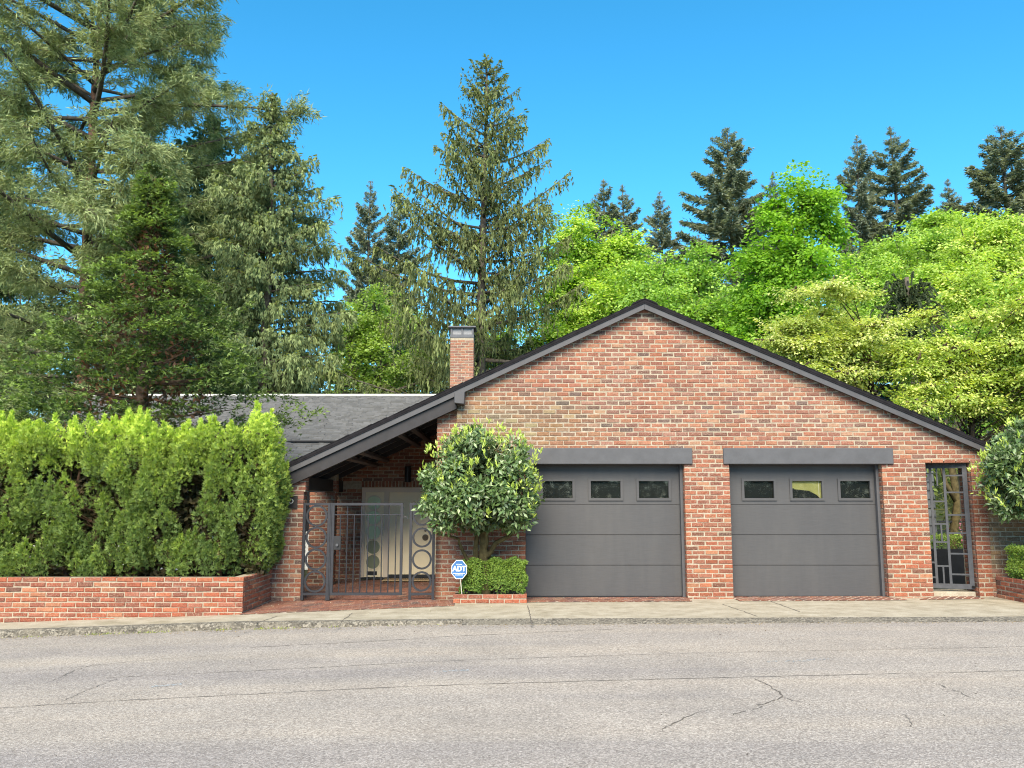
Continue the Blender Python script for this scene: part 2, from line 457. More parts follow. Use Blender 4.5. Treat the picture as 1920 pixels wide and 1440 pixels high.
for i, (pix, wd) in enumerate([([(-60, 1309), (300, 1298), (700, 1288), (1200, 1277), (1990, 1264)], .012),
                               ([(200, 1256), (500, 1249), (960, 1236), (1300, 1228), (1990, 1219)], .010),
                               ([(470, 1205), (700, 1199), (960, 1189), (1150, 1182)], .014),
                               ([(-60, 1240), (90, 1236), (280, 1224), (420, 1218)], .008)]):
    strip('paving_joint', gp(*pix), wd, M['joint_tar'], road, seed=20 + i, jit=.007, taper=(i == 3))
for i, (pix, wd) in enumerate([([(1415, 1276), (1440, 1288), (1455, 1300), (1470, 1310), (1455, 1318), (1432, 1325), (1410, 1337)], .013),
                               ([(1400, 1338), (1375, 1346)], .012), ([(1330, 1334), (1300, 1343), (1265, 1358), (1225, 1380)], .010),
                               ([(1760, 1290), (1800, 1305), (1835, 1322)], .01), ([(1690, 1345), (1705, 1356), (1712, 1375)], .008),
                               ([(100, 1258), (145, 1238), (190, 1226)], .009), ([(115, 1300), (165, 1278), (220, 1258)], .009), ([(1470, 1313), (1510, 1322)], .008)]):
    strip('crack', gp(*pix), wd, M['crack'], road, seed=40 + i, jit=.014, step=.05, taper=True)
# sidewalk joints
for i, pix in enumerate([[(989, 1136), (998, 1172)], [(1440, 1128), (1500, 1150)], [(1355, 1135), (1420, 1158)], [(660, 1148), (622, 1176)], [(520, 1152), (430, 1180)]]):
    P = [at_z(px, py, 0) for px, py in pix]
    strip('sidewalk_joint', P, .014, M['crack'], side, fz=zs, seed=60 + i, jit=.006, step=.08)
# faded pale paint wisps on the road
M['old_paint'] = simple('faded_paint', (.34, .37, .39), .9, .2, .12, 30)
for i, pix in enumerate([[(1440, 1246), (1560, 1240)], [(815, 1260), (880, 1257)], [(285, 1275), (342, 1272)]]):
    P = gp(*pix); r2 = np.random.default_rng(i)
    mm = MB()
    for k in range(55):
        s = r2.random(); x = P[0][0] + (P[1][0] - P[0][0]) * s; y = P[0][1] + (P[1][1] - P[0][1]) * s + r2.normal(0, .03); a = r2.uniform(.006, .02); e = a * r2.uniform(.3, .6); z = zr(x) + .003
        mm.add([(x - a, y, z), (x, y - e, z), (x + a, y, z), (x, y + e, z)], [(0, 1, 2, 3)])
    mm.build('faded_paint_mark', M['old_paint'], road, kind='stuff')

# ------------------------------------------------------------------ bricks
PAL = np.array([(.37, .125, .072), (.33, .112, .070), (.29, .105, .070), (.40, .15, .085), (.25, .098, .070), (.33, .14, .098), (.205, .095, .07), (.42, .20, .12), (.35, .115, .065), (.16, .09, .074)])
PAL = PAL * np.array([.62, .67, .69])
PALW = np.array([.16, .15, .13, .13, .10, .12, .06, .06, .05, .02]); PALW = PALW / PALW.sum()
def brick_col(r2, mix=0, tint=(1, 1, 1)):
    c = PAL[r2.choice(len(PAL), p=PALW)] * r2.uniform(.86, 1.14) * np.array(tint)
    return tuple(c)
def brick_shape(L, H, D, r2, be=.010):
    """one brick: local x along the wall, z up, front face at y=0 going back to y=D; worn edges"""
    j = lambda a: r2.normal(0, a)
    hx, hz = L / 2, H / 2
    V = []
    for sx, sz in ((-1, -1), (1, -1), (1, 1), (-1, 1)): V.append((sx * hx, D, sz * hz))
    for sx, sz in ((-1, -1), (1, -1), (1, 1), (-1, 1)): V.append((sx * (hx + j(.002)), be * .9, sz * (hz + j(.0025))))
    for sx, sz in ((-1, -1), (1, -1), (1, 1), (-1, 1)): V.append((sx * (hx - be + j(.002)), j(.0015), sz * (hz - be * .8 + j(.002))))
    F = [(8, 9, 10, 11)] + [(4 + i, 4 + (i + 1) % 4, 8 + (i + 1) % 4, 8 + i) for i in range(4)] + [(i, (i + 1) % 4, 4 + (i + 1) % 4, 4 + i) for i in range(4)]
    return V, F
_rv = np.random.default_rng(3)
def variant(L, H, name):
    V, F = brick_shape(L, H, .05, _rv); me = bpy.data.meshes.new(name); me.from_pydata(V, [], F); me.materials.append(M['brick_o']); return me
VAR = {}
class Bricks:
    """collects brick rectangles of one wall part; picks singles, joins the rest"""
    def __init__(s, course=.0825, module=.233, joint=.0125, seed=1):
        s.b = []; s.course = course; s.module = module; s.joint = joint; s.r = np.random.default_rng(seed)
    def row(s, org, ang, ua, ub, z0, z1, k, col=None, tint=None, depth=.05, phase=0.0):
        """org (x, y) of u=0, ang the direction of u; interval [ua, ub]"""
        mod = s.module; off = (mod * .5 if k % 2 else 0) + phase
        cuts = [ua]; n0 = math.floor((ua - off) / mod) - 1
        for i in range(n0, n0 + int((ub - ua) / mod) + 4):
            c = off + i * mod + s.r.normal(0, .009)
            if ua + .055 < c < ub - .055: cuts.append(c)
        cuts.append(ub)
        ca, sa = math.cos(ang), math.sin(ang)
        for i, (a, b) in enumerate(zip(cuts[:-1], cuts[1:])):
            g = s.joint * s.r.uniform(.75, 1.35)
            a2 = a + (g / 2 if i else -.006); b2 = b - (g / 2 if i < len(cuts) - 2 else -.004)
            if b2 - a2 < .02: continue
            gz = s.joint * s.r.uniform(.8, 1.25); zc = (z0 + z1) / 2 + s.r.normal(0, .0018); h = (z1 - z0) - gz
            u = (a2 + b2) / 2
            t = tint(org[0] + ca * u, zc) if tint else (1, 1, 1)
            s.b.append(dict(x=org[0] + ca * u, y=org[1] + sa * u, z=zc, L=b2 - a2, H=h, ang=ang, D=depth, pr=s.r.uniform(.003, .010), tilt=s.r.normal(0, .006), c=brick_col(s.r, tint=t)))
    def loc(s, q):
        n = (math.sin(q['ang']), -math.cos(q['ang']))
        return Vector((q['x'] + n[0] * q['pr'], q['y'] + n[1] * q['pr'], q['z']))
    def emit(s, parent, singles=None, limit=300, key=None, name='brick', mass='brick_rows'):
        idx = list(range(len(s.b)))
        pick = [i for i in idx if (singles is None or singles(s.b[i]))]
        if key: pick.sort(key=lambda i: key(s.b[i]))
        pick = set(pick[:limit])
        for i in idx:
            q = s.b[i]
            if i in pick:
                kk = (round(q['L'], 2), round(q['H'], 3), int(s.r.integers(0, 3)))
                if kk not in VAR: VAR[kk] = variant(max(kk[0], .03), kk[1], 'brick')
                o = bpy.data.objects.new(name, VAR[kk]); COL.objects.link(o)
                o.location = s.loc(q); o.rotation_euler = (0, q['tilt'], q['ang'])
                o.scale = (q['L'] / max(kk[0], .03), 1, q['H'] / kk[1])
                o.color = (*q['c'], 1); attach(o, parent)
        rest = [s.b[i] for i in idx if i not in pick]
        if rest:
            m = MB()
            for q in rest:
                V, F = brick_shape(q['L'], q['H'], q['D'], s.r)
                ca, sa = math.cos(q['ang']), math.sin(q['ang']); l = s.loc(q); tl = q['tilt']
                m.add([(l.x + ca * x - sa * y, l.y + sa * x + ca * y, l.z + z + tl * x) for x, y, z in V], F, q['c'])
            m.build(mass, M['brick_m'], parent, kind='stuff')
        return len(pick)
def scan(poly, z):
    xs = []
    for (x0, z0), (x1, z1) in zip(poly, poly[1:] + poly[:1]):
        if (z0 <= z < z1) or (z1 <= z < z0): xs.append(x0 + (x1 - x0) * (z - z0) / (z1 - z0))
    xs.sort(); return list(zip(xs[::2], xs[1::2]))

# ------------------------------------------------------------------ garage with gable front and porch roof
FY = 15.30                                     # front face of the gable wall
AX, AZ = 2.395, 5.318                          # roof apex (top of roofing)
EX, EZ = -4.10, 2.290; QX, QZ = 8.42, 2.706    # eave ends
SL, SR = (AZ - EZ) / (AX - EX), (AZ - QZ) / (QX - AX)
def roof_z(x): return AZ - (AX - x) * SL if x < AX else AZ - (x - AX) * SR
garage = thing('garage', 'brick garage with two grey doors under a wide gable roof', 'garage', (3.4, 15.4, 0))
UND = .15
front_poly = [(-.985, -.3), (.235, -.3), (.235, 2.365), (.114, 2.365), (.114, 2.635), (3.198, 2.635), (3.198, 2.365), (3.065, 2.365), (3.065, -.3), (3.86, -.3), (3.86, 2.365),
              (3.767, 2.365), (3.767, 2.635), (6.766, 2.635), (6.766, 2.365), (6.58, 2.365), (6.58, -.3), (7.35, -.3), (7.35, 2.41), (8.16, 2.41), (8.16, -.3), (8.40, -.3),
              (8.40, roof_z(8.40) - UND), (AX, AZ - UND), (-.985, roof_z(-.985) - UND)]
m = MB(); m.prism_y(front_poly, FY, FY + .25); wall = m.build('front_wall', M['mortar'], garage)
COURSE = .0800
def algae(x, z):
    """old water staining on the upper left of the gable, olive-brown bricks"""
    k = max(0, 1 - ((x + .3) / 2.3) ** 2 - ((z - 3.05) / .65) ** 2)
    s = max(0, 1 - ((z - 3.3) / .9) ** 2) * .35
    w_ = min(1, max(0, (z - 1.4) / 1.2))                          # lower bricks are tinted a stronger red
    return ((1 - .16 * k - .04 * s), (1 + .26 * k + .20 * s) * (.84 + .16 * w_), (1 + .05 * k + .30 * s) * (.74 + .26 * w_))
B = Bricks(COURSE, .226, seed=5)
for k in range(72):
    z0 = -.03 + k * COURSE; z1 = z0 + COURSE
    for a, b in scan(front_poly, z0 + COURSE * .5): B.row((0, FY), 0, a, b, z0, z1, k, tint=algae)
# the singles are the lower, nearest-looking bricks that the clipped tree does not hide
n1 = B.emit(wall, lambda q: q['z'] > .02 and q['L'] > .1 and not (-1.6 < q['x'] < .23), 300, key=lambda q: q['z'])
# reveals of the openings that the camera sees
for x, ya, yb, z1 in ((3.065, FY + .055, FY + .30, 2.365), (6.58, FY + .055, FY + .30, 2.365), (8.16, FY + .055, FY + .42, 2.41)):
    boxobj('reveal_core', M['mortar'], wall, x + .004, x + .1, FY + .25, yb + .05, -.3, z1, 0)
    B2 = Bricks(COURSE, .226, seed=int(x * 10))
    for k in range(int((z1 + .03) / COURSE)):
        z0 = -.03 + k * COURSE; B2.row((x, FY + .5), -math.pi / 2, .5 - (yb - FY), .5 - (ya - FY), z0, z0 + COURSE, k, depth=.03)
    B2.emit(wall, lambda q: False, mass='reveal_bricks')
# lintels
for x0, x1 in ((.102, 3.205), (3.758, 6.775)):
    boxobj('lintel', M['lintel'], garage, x0, x1, FY - .045, FY + .2, 2.355, 2.640, .008)
boxobj('gate_lintel', M['black'], garage, 7.355, 8.155, FY + .02, FY + .4, 2.404, 2.44, 0)
# garage doors
DY = FY + .25
def garage_door(x0, x1, light):
    bx = MB(); bx.box(x0 - .12, x1 + .12, DY + .05, DY + .06, -.05, 2.6)
    d = bx.build('garage_door', M['black'], garage)
    cuts = [.034, .572, 1.105, 1.644, 2.42]
    for i, (a, b) in enumerate(zip(cuts[:-1], cuts[1:])):
        q = MB()
        if i < 3:
            q.box(x0 + .01, x1 - .01, DY, DY + .045, a + .003, b - .003)
            q.build('door_section', M['garage_door'], d, bevel=.006)
        else:
            # the glazed top section, built round its three openings
            wins = [(x0 + .318 + j * .865, x0 + .318 + j * .865 + .535) for j in range(3)]
            zl, zh = 1.758, 2.063
            q.box(x0 + .01, x1 - .01, DY, DY + .045, a + .003, zl); q.box(x0 + .01, x1 - .01, DY, DY + .045, zh, b)
            ed = [x0 + .01] + [v for wv in wins for v in wv] + [x1 - .01]
            for e0, e1 in zip(ed[::2], ed[1::2]): q.box(e0, e1, DY, DY + .045, zl, zh)
            q.build('door_section', M['garage_door'], d)
            for j, (wa, wb) in enumerate(wins):
                f = MB(); t_ = .045
                f.box(wa - t_, wb + t_, DY - .022, DY - .001, zh, zh + t_); f.box(wa - t_, wb + t_, DY - .022, DY - .001, zl - t_, zl)
                f.box(wa - t_, wa, DY - .022, DY - .001, zl, zh); f.box(wb, wb + t_, DY - .022, DY - .001, zl, zh)
                fr = f.build('window_frame', M['garage_door'], d)
                pn = MB(); pn.box(wa - .004, wb + .004, DY + .018, DY + .024, zl - .004, zh + .004); pn.build('pane', M['glass'], d)
                if light and j == 1:
                    pn = MB(); pn.box(wa, wb, DY + .040, DY + .046, zl, zh); pn.build('tan_curtain', M['tan'], d)  # tan board added close behind the pane, standing in for a lit interior
                    s_ = MB(); pts = [(wa, zl), (wb - .03, zl), (wb - .09, zl + .06), (wb - .22, zl + .13), (wa + .05, zl + .16), (wa + .05, zl + .175), (wa, zl + .175)]
                    s_.prism_y(pts, DY + .030, DY + .036); s_.build('dark_silhouette', M['black'], d)
                    s_ = MB(); s_.box(wb - .05, wb - .035, DY + .030, DY + .036, zl, zh); s_.build('curtain_edge', M['cream'], d)
    boxobj('bottom_seal', M['black'], d, x0 + .01, x1 - .01, DY + .005, DY + .04, .0, .033, 0)
    boxobj('door_jamb', M['lintel'], d, x1 - .055, x1 - .002, DY - .10, DY - .001, .0, 2.36, .004)
    return d
garage_door(.235, 3.065, False); garage_door(3.86, 6.58, True)
# set-back wall left of the gable wall, and the garage's side wall along the porch
m = MB(); m.prism_y([(-1.345, -.3), (-.97, -.3), (-.97, roof_z(-.97) - .2), (-1.345, roof_z(-1.345) - .2)], FY + .12, FY + .3); sw = m.build('corner_wall', M['mortar'], garage)
B3 = Bricks(COURSE, .226, seed=8)
for k in range(46):
    z0 = -.03 + k * COURSE
    if z0 + COURSE < roof_z(-1.2) - .2: B3.row((0, FY + .12), 0, -1.345, -.98, z0, z0 + COURSE, k)
B3.emit(sw, lambda q: False, mass='corner_bricks')
boxobj('porch_side_wall', M['mortar'], garage, -1.34, -1.1, FY + .3, 18.95, -.3, 3.3, 0)
# roof
def slope_slab(xa, xb, top, bot, y0, y1):
    za, zb = roof_z(xa), roof_z(xb)
    q = MB(); q.prism_y([(xa, za - bot), (xb, zb - bot), (xb, zb - top), (xa, za - top)], y0, y1); return q
FR = FY - .17
q = slope_slab(EX - .03, AX, 0, .045, FR, 29.5); roofL = q.build('roof_slope', M['roof_dark'], garage)
q = slope_slab(AX, QX + .03, 0, .045, FR, 29.5); roofR = q.build('roof_slope', M['roof_dark'], garage)
for xa, xb in ((EX, AX - .002), (AX + .002, QX)):
    slope_slab(xa, xb, .048, .175, FR + .02, FR + .062).build('fascia', M['fascia'], garage)
    slope_slab(xa, xb, .046, .075, FR + .004, FR + .018).build('drip_edge', M['roof_dark'], garage)
m = MB(); m.prism_y([(AX - .24, roof_z(AX - .24) + .002), (AX, AZ + .002), (AX + .24, roof_z(AX + .24) + .002), (AX + .22, roof_z(AX + .22) + .03), (AX + .08, AZ - .005), (AX, AZ + .018), (AX - .08, AZ - .005), (AX - .22, roof_z(AX - .22) + .03)], FR - .01, 29.4)
m.build('ridge_cap', M['roof_dark'], garage)
# shingle edge tabs along the rake, a ragged dark line
m = MB(); r2 = np.random.default_rng(2)
for xa, xb, n in ((EX, AX - .3, 46), (AX + .3, QX, 42)):
    for i in range(n):
        a = xa + (xb - xa) * i / n; b = xa + (xb - xa) * (i + .96) / n; h = r2.uniform(.008, .022)
        m.prism_y([(a, roof_z(a) + .002), (b, roof_z(b) + .002), (b, roof_z(b) + h), (a, roof_z(a) + h * .5)], FR - r2.uniform(.0, .012), FR + .3)
m.build('rake_shingles', M['roof_dark'], garage, kind='stuff')
# porch: barge beam, rafters, purlins, plate, soffit
slope_slab(EX + .02, -.99, .178, .40, FR + .07, FR + .20).build('barge_beam', M['dark_wood'], garage)
for y in (16.35, 17.25, 18.15):
    slope_slab(EX + .05, -1.345, .10, .33, y, y + .10).build('rafter', M['dark_wood'], garage)
slope_slab(EX + .03, -1.345, .046, .085, FR + .21, 18.9).build('soffit', M['soffit'], garage)
for xc in (-2.93, -2.70, -2.02, -1.79):
    slope_slab(xc - .035, xc + .035, .335, .395, FR + .21, 18.7).build('purlin', M['purlin'], garage)
boxobj('plate_beam', M['dark_wood'], garage, -3.88, -3.70, FY + .26, 22.7, 1.90, 2.14, .006)
boxobj('plate_beam', M['metal'], garage, -4.30, -3.91, FY + .02, FY + .2, 1.90, 2.16, .006)
# the beam end that pokes out under the rake
m = MB(); m.prism_y([(-1.02, 3.42), (-.845, 3.40), (-.835, 3.62), (-1.02, 3.60)], FR - .10, FR + .16); m.build('beam_end', M['fascia'], garage, bevel=.01)
# porch piers: a wide foot and a narrow post above
def porch_pier(y0, xa, xb, xpa, xpb, depth, single, seed):
    q = MB(); q.box(xa + .004, xb - .004, y0, y0 + depth, -.3, 1.87); q.box(xpa + .004, xpb - .004, y0, y0 + depth, 1.87, roof_z((xpa + xpb) / 2) - .10)
    p = q.build('porch_pier', M['mortar'], garage)
    bb = Bricks(COURSE, .226, seed=seed)
    for k in range(28):
        z0 = -.03 + k * COURSE; z1 = z0 + COURSE
        if z1 < 1.90: a, b = xa, xb
        else: a, b = xpa, xpb
        if z1 > roof_z(a) - .2: continue
        bb.row((0, y0), 0, a, b, z0, z1, k, phase=xa)
        bb.row((b, y0), math.pi / 2, .055, depth, z0, z1, k + 1, depth=.03)
    bb.emit(p, (lambda q_: q_['ang'] < .1) if single else (lambda q_: False), 120, mass='pier_bricks')
porch_pier(FY, -4.24, -3.69, -3.905, -3.66, .24, True, 31)
porch_pier(17.85, -4.17, -3.655, -3.86, -3.635, .24, False, 32)

# ------------------------------------------------------------------ house behind: shingled wing, entry wall, chimney
house = thing('house', 'low house wing with grey shingled roof and cream front door behind the porch', 'house', (-5, 22, 0))
EY = 18.9
ew = MB(); ew.prism_y([(-3.82, -.3), (-3.30, -.3), (-3.30, 2.005), (-1.345, 2.005), (-1.345, roof_z(-1.345) - .1), (-3.82, roof_z(-3.82) - .1)], EY, EY + .25)
entry = ew.build('entry_wall', M['mortar'], house)
bb = Bricks(COURSE, .226, seed=41)
for k in range(44):
    z0 = -.03 + k * COURSE; z1 = z0 + COURSE; zm = (z0 + z1) / 2
    xl = max(-3.82, AX - (AZ - .12 - zm) / SL)
    if zm < 2.0: bb.row((0, EY), 0, -3.82, -3.30, z0, z1, k)
    elif zm > 2.15 and xl < -1.5: bb.row((0, EY), 0, xl, -1.345, z0, z1, k)
x = -3.30
while x < -1.4:                                                   # soldier course over the door
    bb.b.append(dict(x=x + .036, y=EY, z=2.072, L=.062, H=.13, ang=0, D=.05, pr=.006, tilt=0, c=brick_col(bb.r))); x += .0745
bb.emit(entry, lambda q: q['L'] > .05, 300)
# front door
fr = MB(); fr.box(-3.295, -1.40, EY + .06, EY + .14, 1.90, 2.0); fr.box(-3.295, -3.215, EY + .06, EY + .14, .07, 1.90); fr.box(-2.80, -2.70, EY + .05, EY + .14, .07, 1.90); fr.box(-1.50, -1.40, EY + .06, EY + .14, .07, 1.90)
dfr = fr.build('door_frame', M['cream_dark'], house)
boxobj('threshold', M['black'], dfr, -3.295, -1.40, EY + .02, EY + .2, .03, .069, .003)
d = boxobj('front_door', M['cream'], house, -2.695, -1.505, EY + .09, EY + .135, .125, 1.898, .004)
m = MB(); m.disc(-1.89, EY + .07, .918, .068, .02); rs = m.build('door_knob', M['brass'], d)
m = MB(); m.disc(-1.89, EY + .045, .918, .035, .03); m.build('knob_grip', M['brass'], d, bevel=.006)
m = MB(); m.disc(-1.89, EY + .07, 1.065, .026, .02); m.build('door_lock', M['brass'], d)
boxobj('kick_gap', M['black'], d, -2.695, -1.505, EY + .10, EY + .15, .07, .124, 0)
sl_ = boxobj('sidelight', M['cream'], house, -3.214, -2.801, EY + .09, EY + .13, .075, 1.898, 0)
for i in range(5):
    zc = .395 + i * .318
    m = MB(); m.ring(-3.025, EY + .065, zc, .165, .018, .024); m.build('sidelight_ring', M['cream_dark'] if i > 1 else M['cream'], sl_)
    m = MB(); m.disc(-3.025, EY + .075, zc, .147, .012); m.build('glass_disc', M['mint'] if i > 1 else M['mint_dark'], sl_)  # same glass: lit look painted into the upper discs, lower two darker
boxobj('floor_vent', M['black'], sl_, -3.13, -2.93, EY + .075, EY + .0895, .115, .195, 0)
# shingled wing
WY0, WY1, WZ0, WZ1, WXL, WXR = 22.8, 28.5, 2.747, 5.197, -14.0, -1.0
wsl = (WZ1 - WZ0) / (WY1 - WY0)
m = MB()
m.add([(WXL, WY0, WZ0 - .12), (WXR, WY0, WZ0 - .12), (WXR, WY1, WZ1 - .12), (WXL, WY1, WZ1 - .12), (WXL, WY0, WZ0 - .004), (WXR, WY0, WZ0 - .004), (WXR, WY1, WZ1 - .004), (WXL, WY1, WZ1 - .004),
       (WXR, WY1 + 5.7, WZ0 - .12), (WXL, WY1 + 5.7, WZ0 - .12)],
      [(0, 1, 2, 3), (4, 5, 6, 7), (0, 1, 5, 4), (1, 2, 6, 5), (3, 0, 4, 7), (7, 6, 8, 9)])
wroof = m.build('roof', M['soffit'], house)
m = MB(); r2 = np.random.default_rng(9)
for k in range(44):
    ya = WY0 + (WY1 - WY0) * k / 44; yb = WY0 + (WY1 - WY0) * (k + 1.12) / 44
    x = WXL + r2.uniform(0, .2)
    while x < WXR:
        wd = r2.uniform(.10, .24); th = r2.choice([.012, .032]) ; g = r2.uniform(.085, .125); j = r2.uniform(-.012, .012)
        za = WZ0 + (ya + j - WY0) * wsl; zb = WZ0 + (yb - WY0) * wsl; e = min(x + wd - .004, WXR)
        m.add([(x, ya + j, za - .002), (e, ya + j, za - .002), (x, ya + j, za + th), (e, ya + j, za + th), (x, yb, zb + .001), (e, yb, zb + .001)],
              [(0, 1, 3, 2), (2, 3, 5, 4), (0, 2, 4), (1, 5, 3)], (g, g * .99, g * .98))
        x += wd
m.build('shingles', M['shingle'], wroof, kind='stuff')
m = MB(); m.tube([(WXL, WY1, WZ1 + .01), (WXR, WY1, WZ1 + .01)], .05, 6); m.build('ridge_flashing', M['gutter'], wroof)
m = MB(); m.box(WXL, WXR, WY0 - .12, WY0 - .004, WZ0 - .13, WZ0 - .01); m.build('gutter', M['gutter'], wroof)
pa = at(533, 832, 24.1); zz = WZ0 + (24.1 - WY0) * wsl + .06
m = MB(); m.tube([(pa.x, 24.1, zz), (pa.x + .22, 24.1, zz), (pa.x + 2.2, 24.1, zz)], [.005, .035, .035], 8); m.build('snow_bar', M['black'], wroof)
wl = boxobj('wing_wall', M['white'], house, -13.5, -3.9, 23.4, 23.6, -.2, 2.72, 0)
for xa in (-6.9, -5.6, -10.5):
    f = boxobj('wing_window', M['black'], wl, xa, xa + 1.0, 23.36, 23.40, .9, 2.2, 0); boxobj('window_surround', M['white'], wl, xa - .06, xa + 1.06, 23.375, 23.399, .84, 2.26, 0)
# chimney
CX0, CX1, CYY = -1.822, -1.141, 25.0
ch = boxobj('chimney', M['mortar'], house, CX0, CX1, CYY, CYY + .62, 3.0, 6.50, 0)
bb = Bricks(.078, .213, .011, seed=51)
for k in range(45):
    z0 = 3.0 + k * .078
    if z0 > 6.42: break
    bb.row((0, CYY), 0, CX0, CX1, z0, z0 + .078, k, tint=lambda x_, z_: (1.12, 1.28, 1.35))
    bb.row((CX1, CYY), math.pi / 2, .055, .62, z0, z0 + .078, k + 1, depth=.03, tint=lambda x_, z_: (1.12, 1.28, 1.35))
bb.emit(ch, lambda q: False, mass='chimney_bricks')
boxobj('cap_band', M['metal'], ch, CX0 - .01, CX1 + .01, CYY - .012, CYY + .63, 6.50, 6.60, .004)
sc = MB()
for xx, yy in ((CX0, CYY - .01), ((CX0 + CX1) / 2 - .02, CYY - .01), (CX1 - .05, CYY - .01), (CX0, CYY + .58), (CX1 - .05, CYY + .58)):
    boxobj('cap_post', M['metal'], ch, xx, xx + .05, yy, yy + .04, 6.60, 6.80, 0)
boxobj('spark_screen', M['screen'], ch, CX0 + .03, CX1 - .03, CYY + .032, CYY + .56, 6.602, 6.80, 0)
boxobj('chimney_lid', M['metal'], ch, CX0 - .07, CX1 + .07, CYY - .08, CYY + .70, 6.80, 6.845, .005)

# ------------------------------------------------------------------ brick paving (setting)
def clip(poly, a, b):
    """keep the part of poly left of a->b"""
    out = []
    sd_ = lambda p: (b[0] - a[0]) * (p[1] - a[1]) - (b[1] - a[1]) * (p[0] - a[0])
    for p, q in zip(poly, poly[1:] + poly[:1]):
        sp, sq = sd_(p), sd_(q)
        if sp >= 0: out.append(p)
        if (sp >= 0) != (sq >= 0): t = sp / (sp - sq); out.append((p[0] + (q[0] - p[0]) * t, p[1] + (q[1] - p[1]) * t))
    return out
def area(p): return abs(sum(p[i][0] * p[(i + 1) % len(p)][1] - p[(i + 1) % len(p)][0] * p[i][1] for i in range(len(p)))) / 2
PTINT = (.80, .88, .98)
def paving(name, poly, ang, zf, label, singles, seed, L=.2, W=.092):
    base = MB(); base.add([(x, y, zf(x, y) + .002) for x, y in poly], [tuple(range(len(poly)))])
    o = base.build(name, M['paving_sand'], kind='structure'); tag(o, label, 'paving')
    r2 = np.random.default_rng(seed); ca, sa = math.cos(ang), math.sin(ang)
    cx = sum(p[0] for p in poly) / len(poly); cy = sum(p[1] for p in poly) / len(poly); rad = max(math.dist((cx, cy), p) for p in poly)
    mass = MB()
    for j in range(-int(rad / (W + .024)) - 1, int(rad / (W + .024)) + 2):
        for i in range(-int(rad / (L + .024)) - 2, int(rad / (L + .024)) + 2):
            u = (i + (.5 if j % 2 else 0)) * (L + .024); v = j * (W + .024)
            c = [(cx + ca * (u + a) - sa * (v + b), cy + sa * (u + a) + ca * (v + b)) for a, b in ((-L / 2, -W / 2), (L / 2, -W / 2), (L / 2, W / 2), (-L / 2, W / 2))]
            for a, b in zip(poly, poly[1:] + poly[:1]):
                c = clip(c, a, b)
                if len(c) < 3: break
            if len(c) < 3 or area(c) < .0016: continue
            col = brick_col(r2, tint=PTINT); dz = r2.uniform(.006, .009)
            n = len(c); gx_ = sum(p[0] for p in c) / n; gy_ = sum(p[1] for p in c) / n
            inn = [(p[0] + (gx_ - p[0]) * .05, p[1] + (gy_ - p[1]) * .05) for p in c]
            V = [(x, y, zf(x, y) + .001) for x, y in c] + [(x, y, zf(x, y) + dz - .002) for x, y in c] + [(x, y, zf(x, y) + dz) for x, y in inn]
            F = [tuple(range(2 * n, 3 * n))] + [(i_, (i_ + 1) % n, n + (i_ + 1) % n, n + i_) for i_ in range(n)] + [(n + i_, n + (i_ + 1) % n, 2 * n + (i_ + 1) % n, 2 * n + i_) for i_ in range(n)]
            if singles:
                q = MB(); q.add(V, F); b_ = q.build('paver', M['brick_o'], o); b_.color = (*col, 1)
            else: mass.add(V, F, col)
    if not singles: mass.build('pavers', M['brick_m'], o, kind='stuff')
    return o
zp = lambda x, y: zs(x) + .006 + .03 * min(max((y - 15.0) / 3.0, 0), 1)
paving('entry_paving', [(-4.22, 13.62), (-.95, 14.42), (-.97, 15.22), (-4.22, 15.22)], R(52), zp, 'red brick paving laid diagonally on the slope before the gate', True, 1)
paving('porch_paving', [(-4.6, 15.224), (-1.345, 15.224), (-1.345, 18.95), (-4.6, 18.95)], R(52), zp, 'shaded red brick porch floor behind the entry gate', False, 2)
zg = lambda x, y: zs(x) + .006
paving('garage_paving', [(.24, 14.86), (3.06, 14.9), (3.06, 15.54), (.24, 15.54)], R(52), zg, 'red brick strip before the garage door beside the clipped tree', True, 3)
paving('garage_paving', [(3.865, 14.9), (6.75, 14.95), (6.575, 15.54), (3.865, 15.54)], R(52), zg, 'red brick strip before the garage door with the tan curtain', True, 4)
paving('gate_paving', [(6.95, 15.0), (8.1, 15.05), (8.1, 15.4), (7.35, 15.4)], R(52), zg, 'small red brick patch before the narrow side gate', True, 6)
m = MB(); m.box(7.36, 8.155, FY + .12, FY + .60, -.1, .125); o = m.build('gate_step', M['concrete'], bevel=.01, kind='structure'); tag(o, 'low concrete step under the narrow side gate', 'step')

# ------------------------------------------------------------------ brick planters and garden wall
PC = .0768
def low_wall(t, segs, ztop, rows, seed, tint=None, singles=True):
    """segs: (org, ang, ua, ub, core box)"""
    for i, (org, ang, ua, ub, core) in enumerate(segs):
        c = MB(); c.box(*core); w_ = c.build('wall', M['mortar'], t)
        bb = Bricks(PC, .247, .0125, seed=seed + i)
        for k in range(rows):
            z1 = ztop - k * PC; bb.row(org, ang, ua, ub, z1 - PC, z1, k, tint=tint)
        bb.emit(w_, None if singles else (lambda q: False), 300, key=lambda q: abs(q['x']))
RT = lambda x, z: (1.10, .86, .76)
t = thing('brick_planter', 'long low red brick planter in front of the tall clipped hedge', 'planter', (-8, 13.9, -.2))
low_wall(t, [((0, 13.70), 0, -12.9, -4.20, (-13.0, -4.206, 13.703, 13.9, -.6, .515)), ((-4.20, 13.70), math.pi / 2, .055, 1.60, (-4.4, -4.203, 13.9, 15.3, -.5, .515))], .525, 11, 61, RT)
boxobj('soil', M['soil'], t, -13.0, -4.4, 13.9, 15.8, -.5, .47, 0)
t = thing('brick_planter', 'small two-course brick planter edging under the clipped round tree', 'planter', (-.4, 15.0, 0))
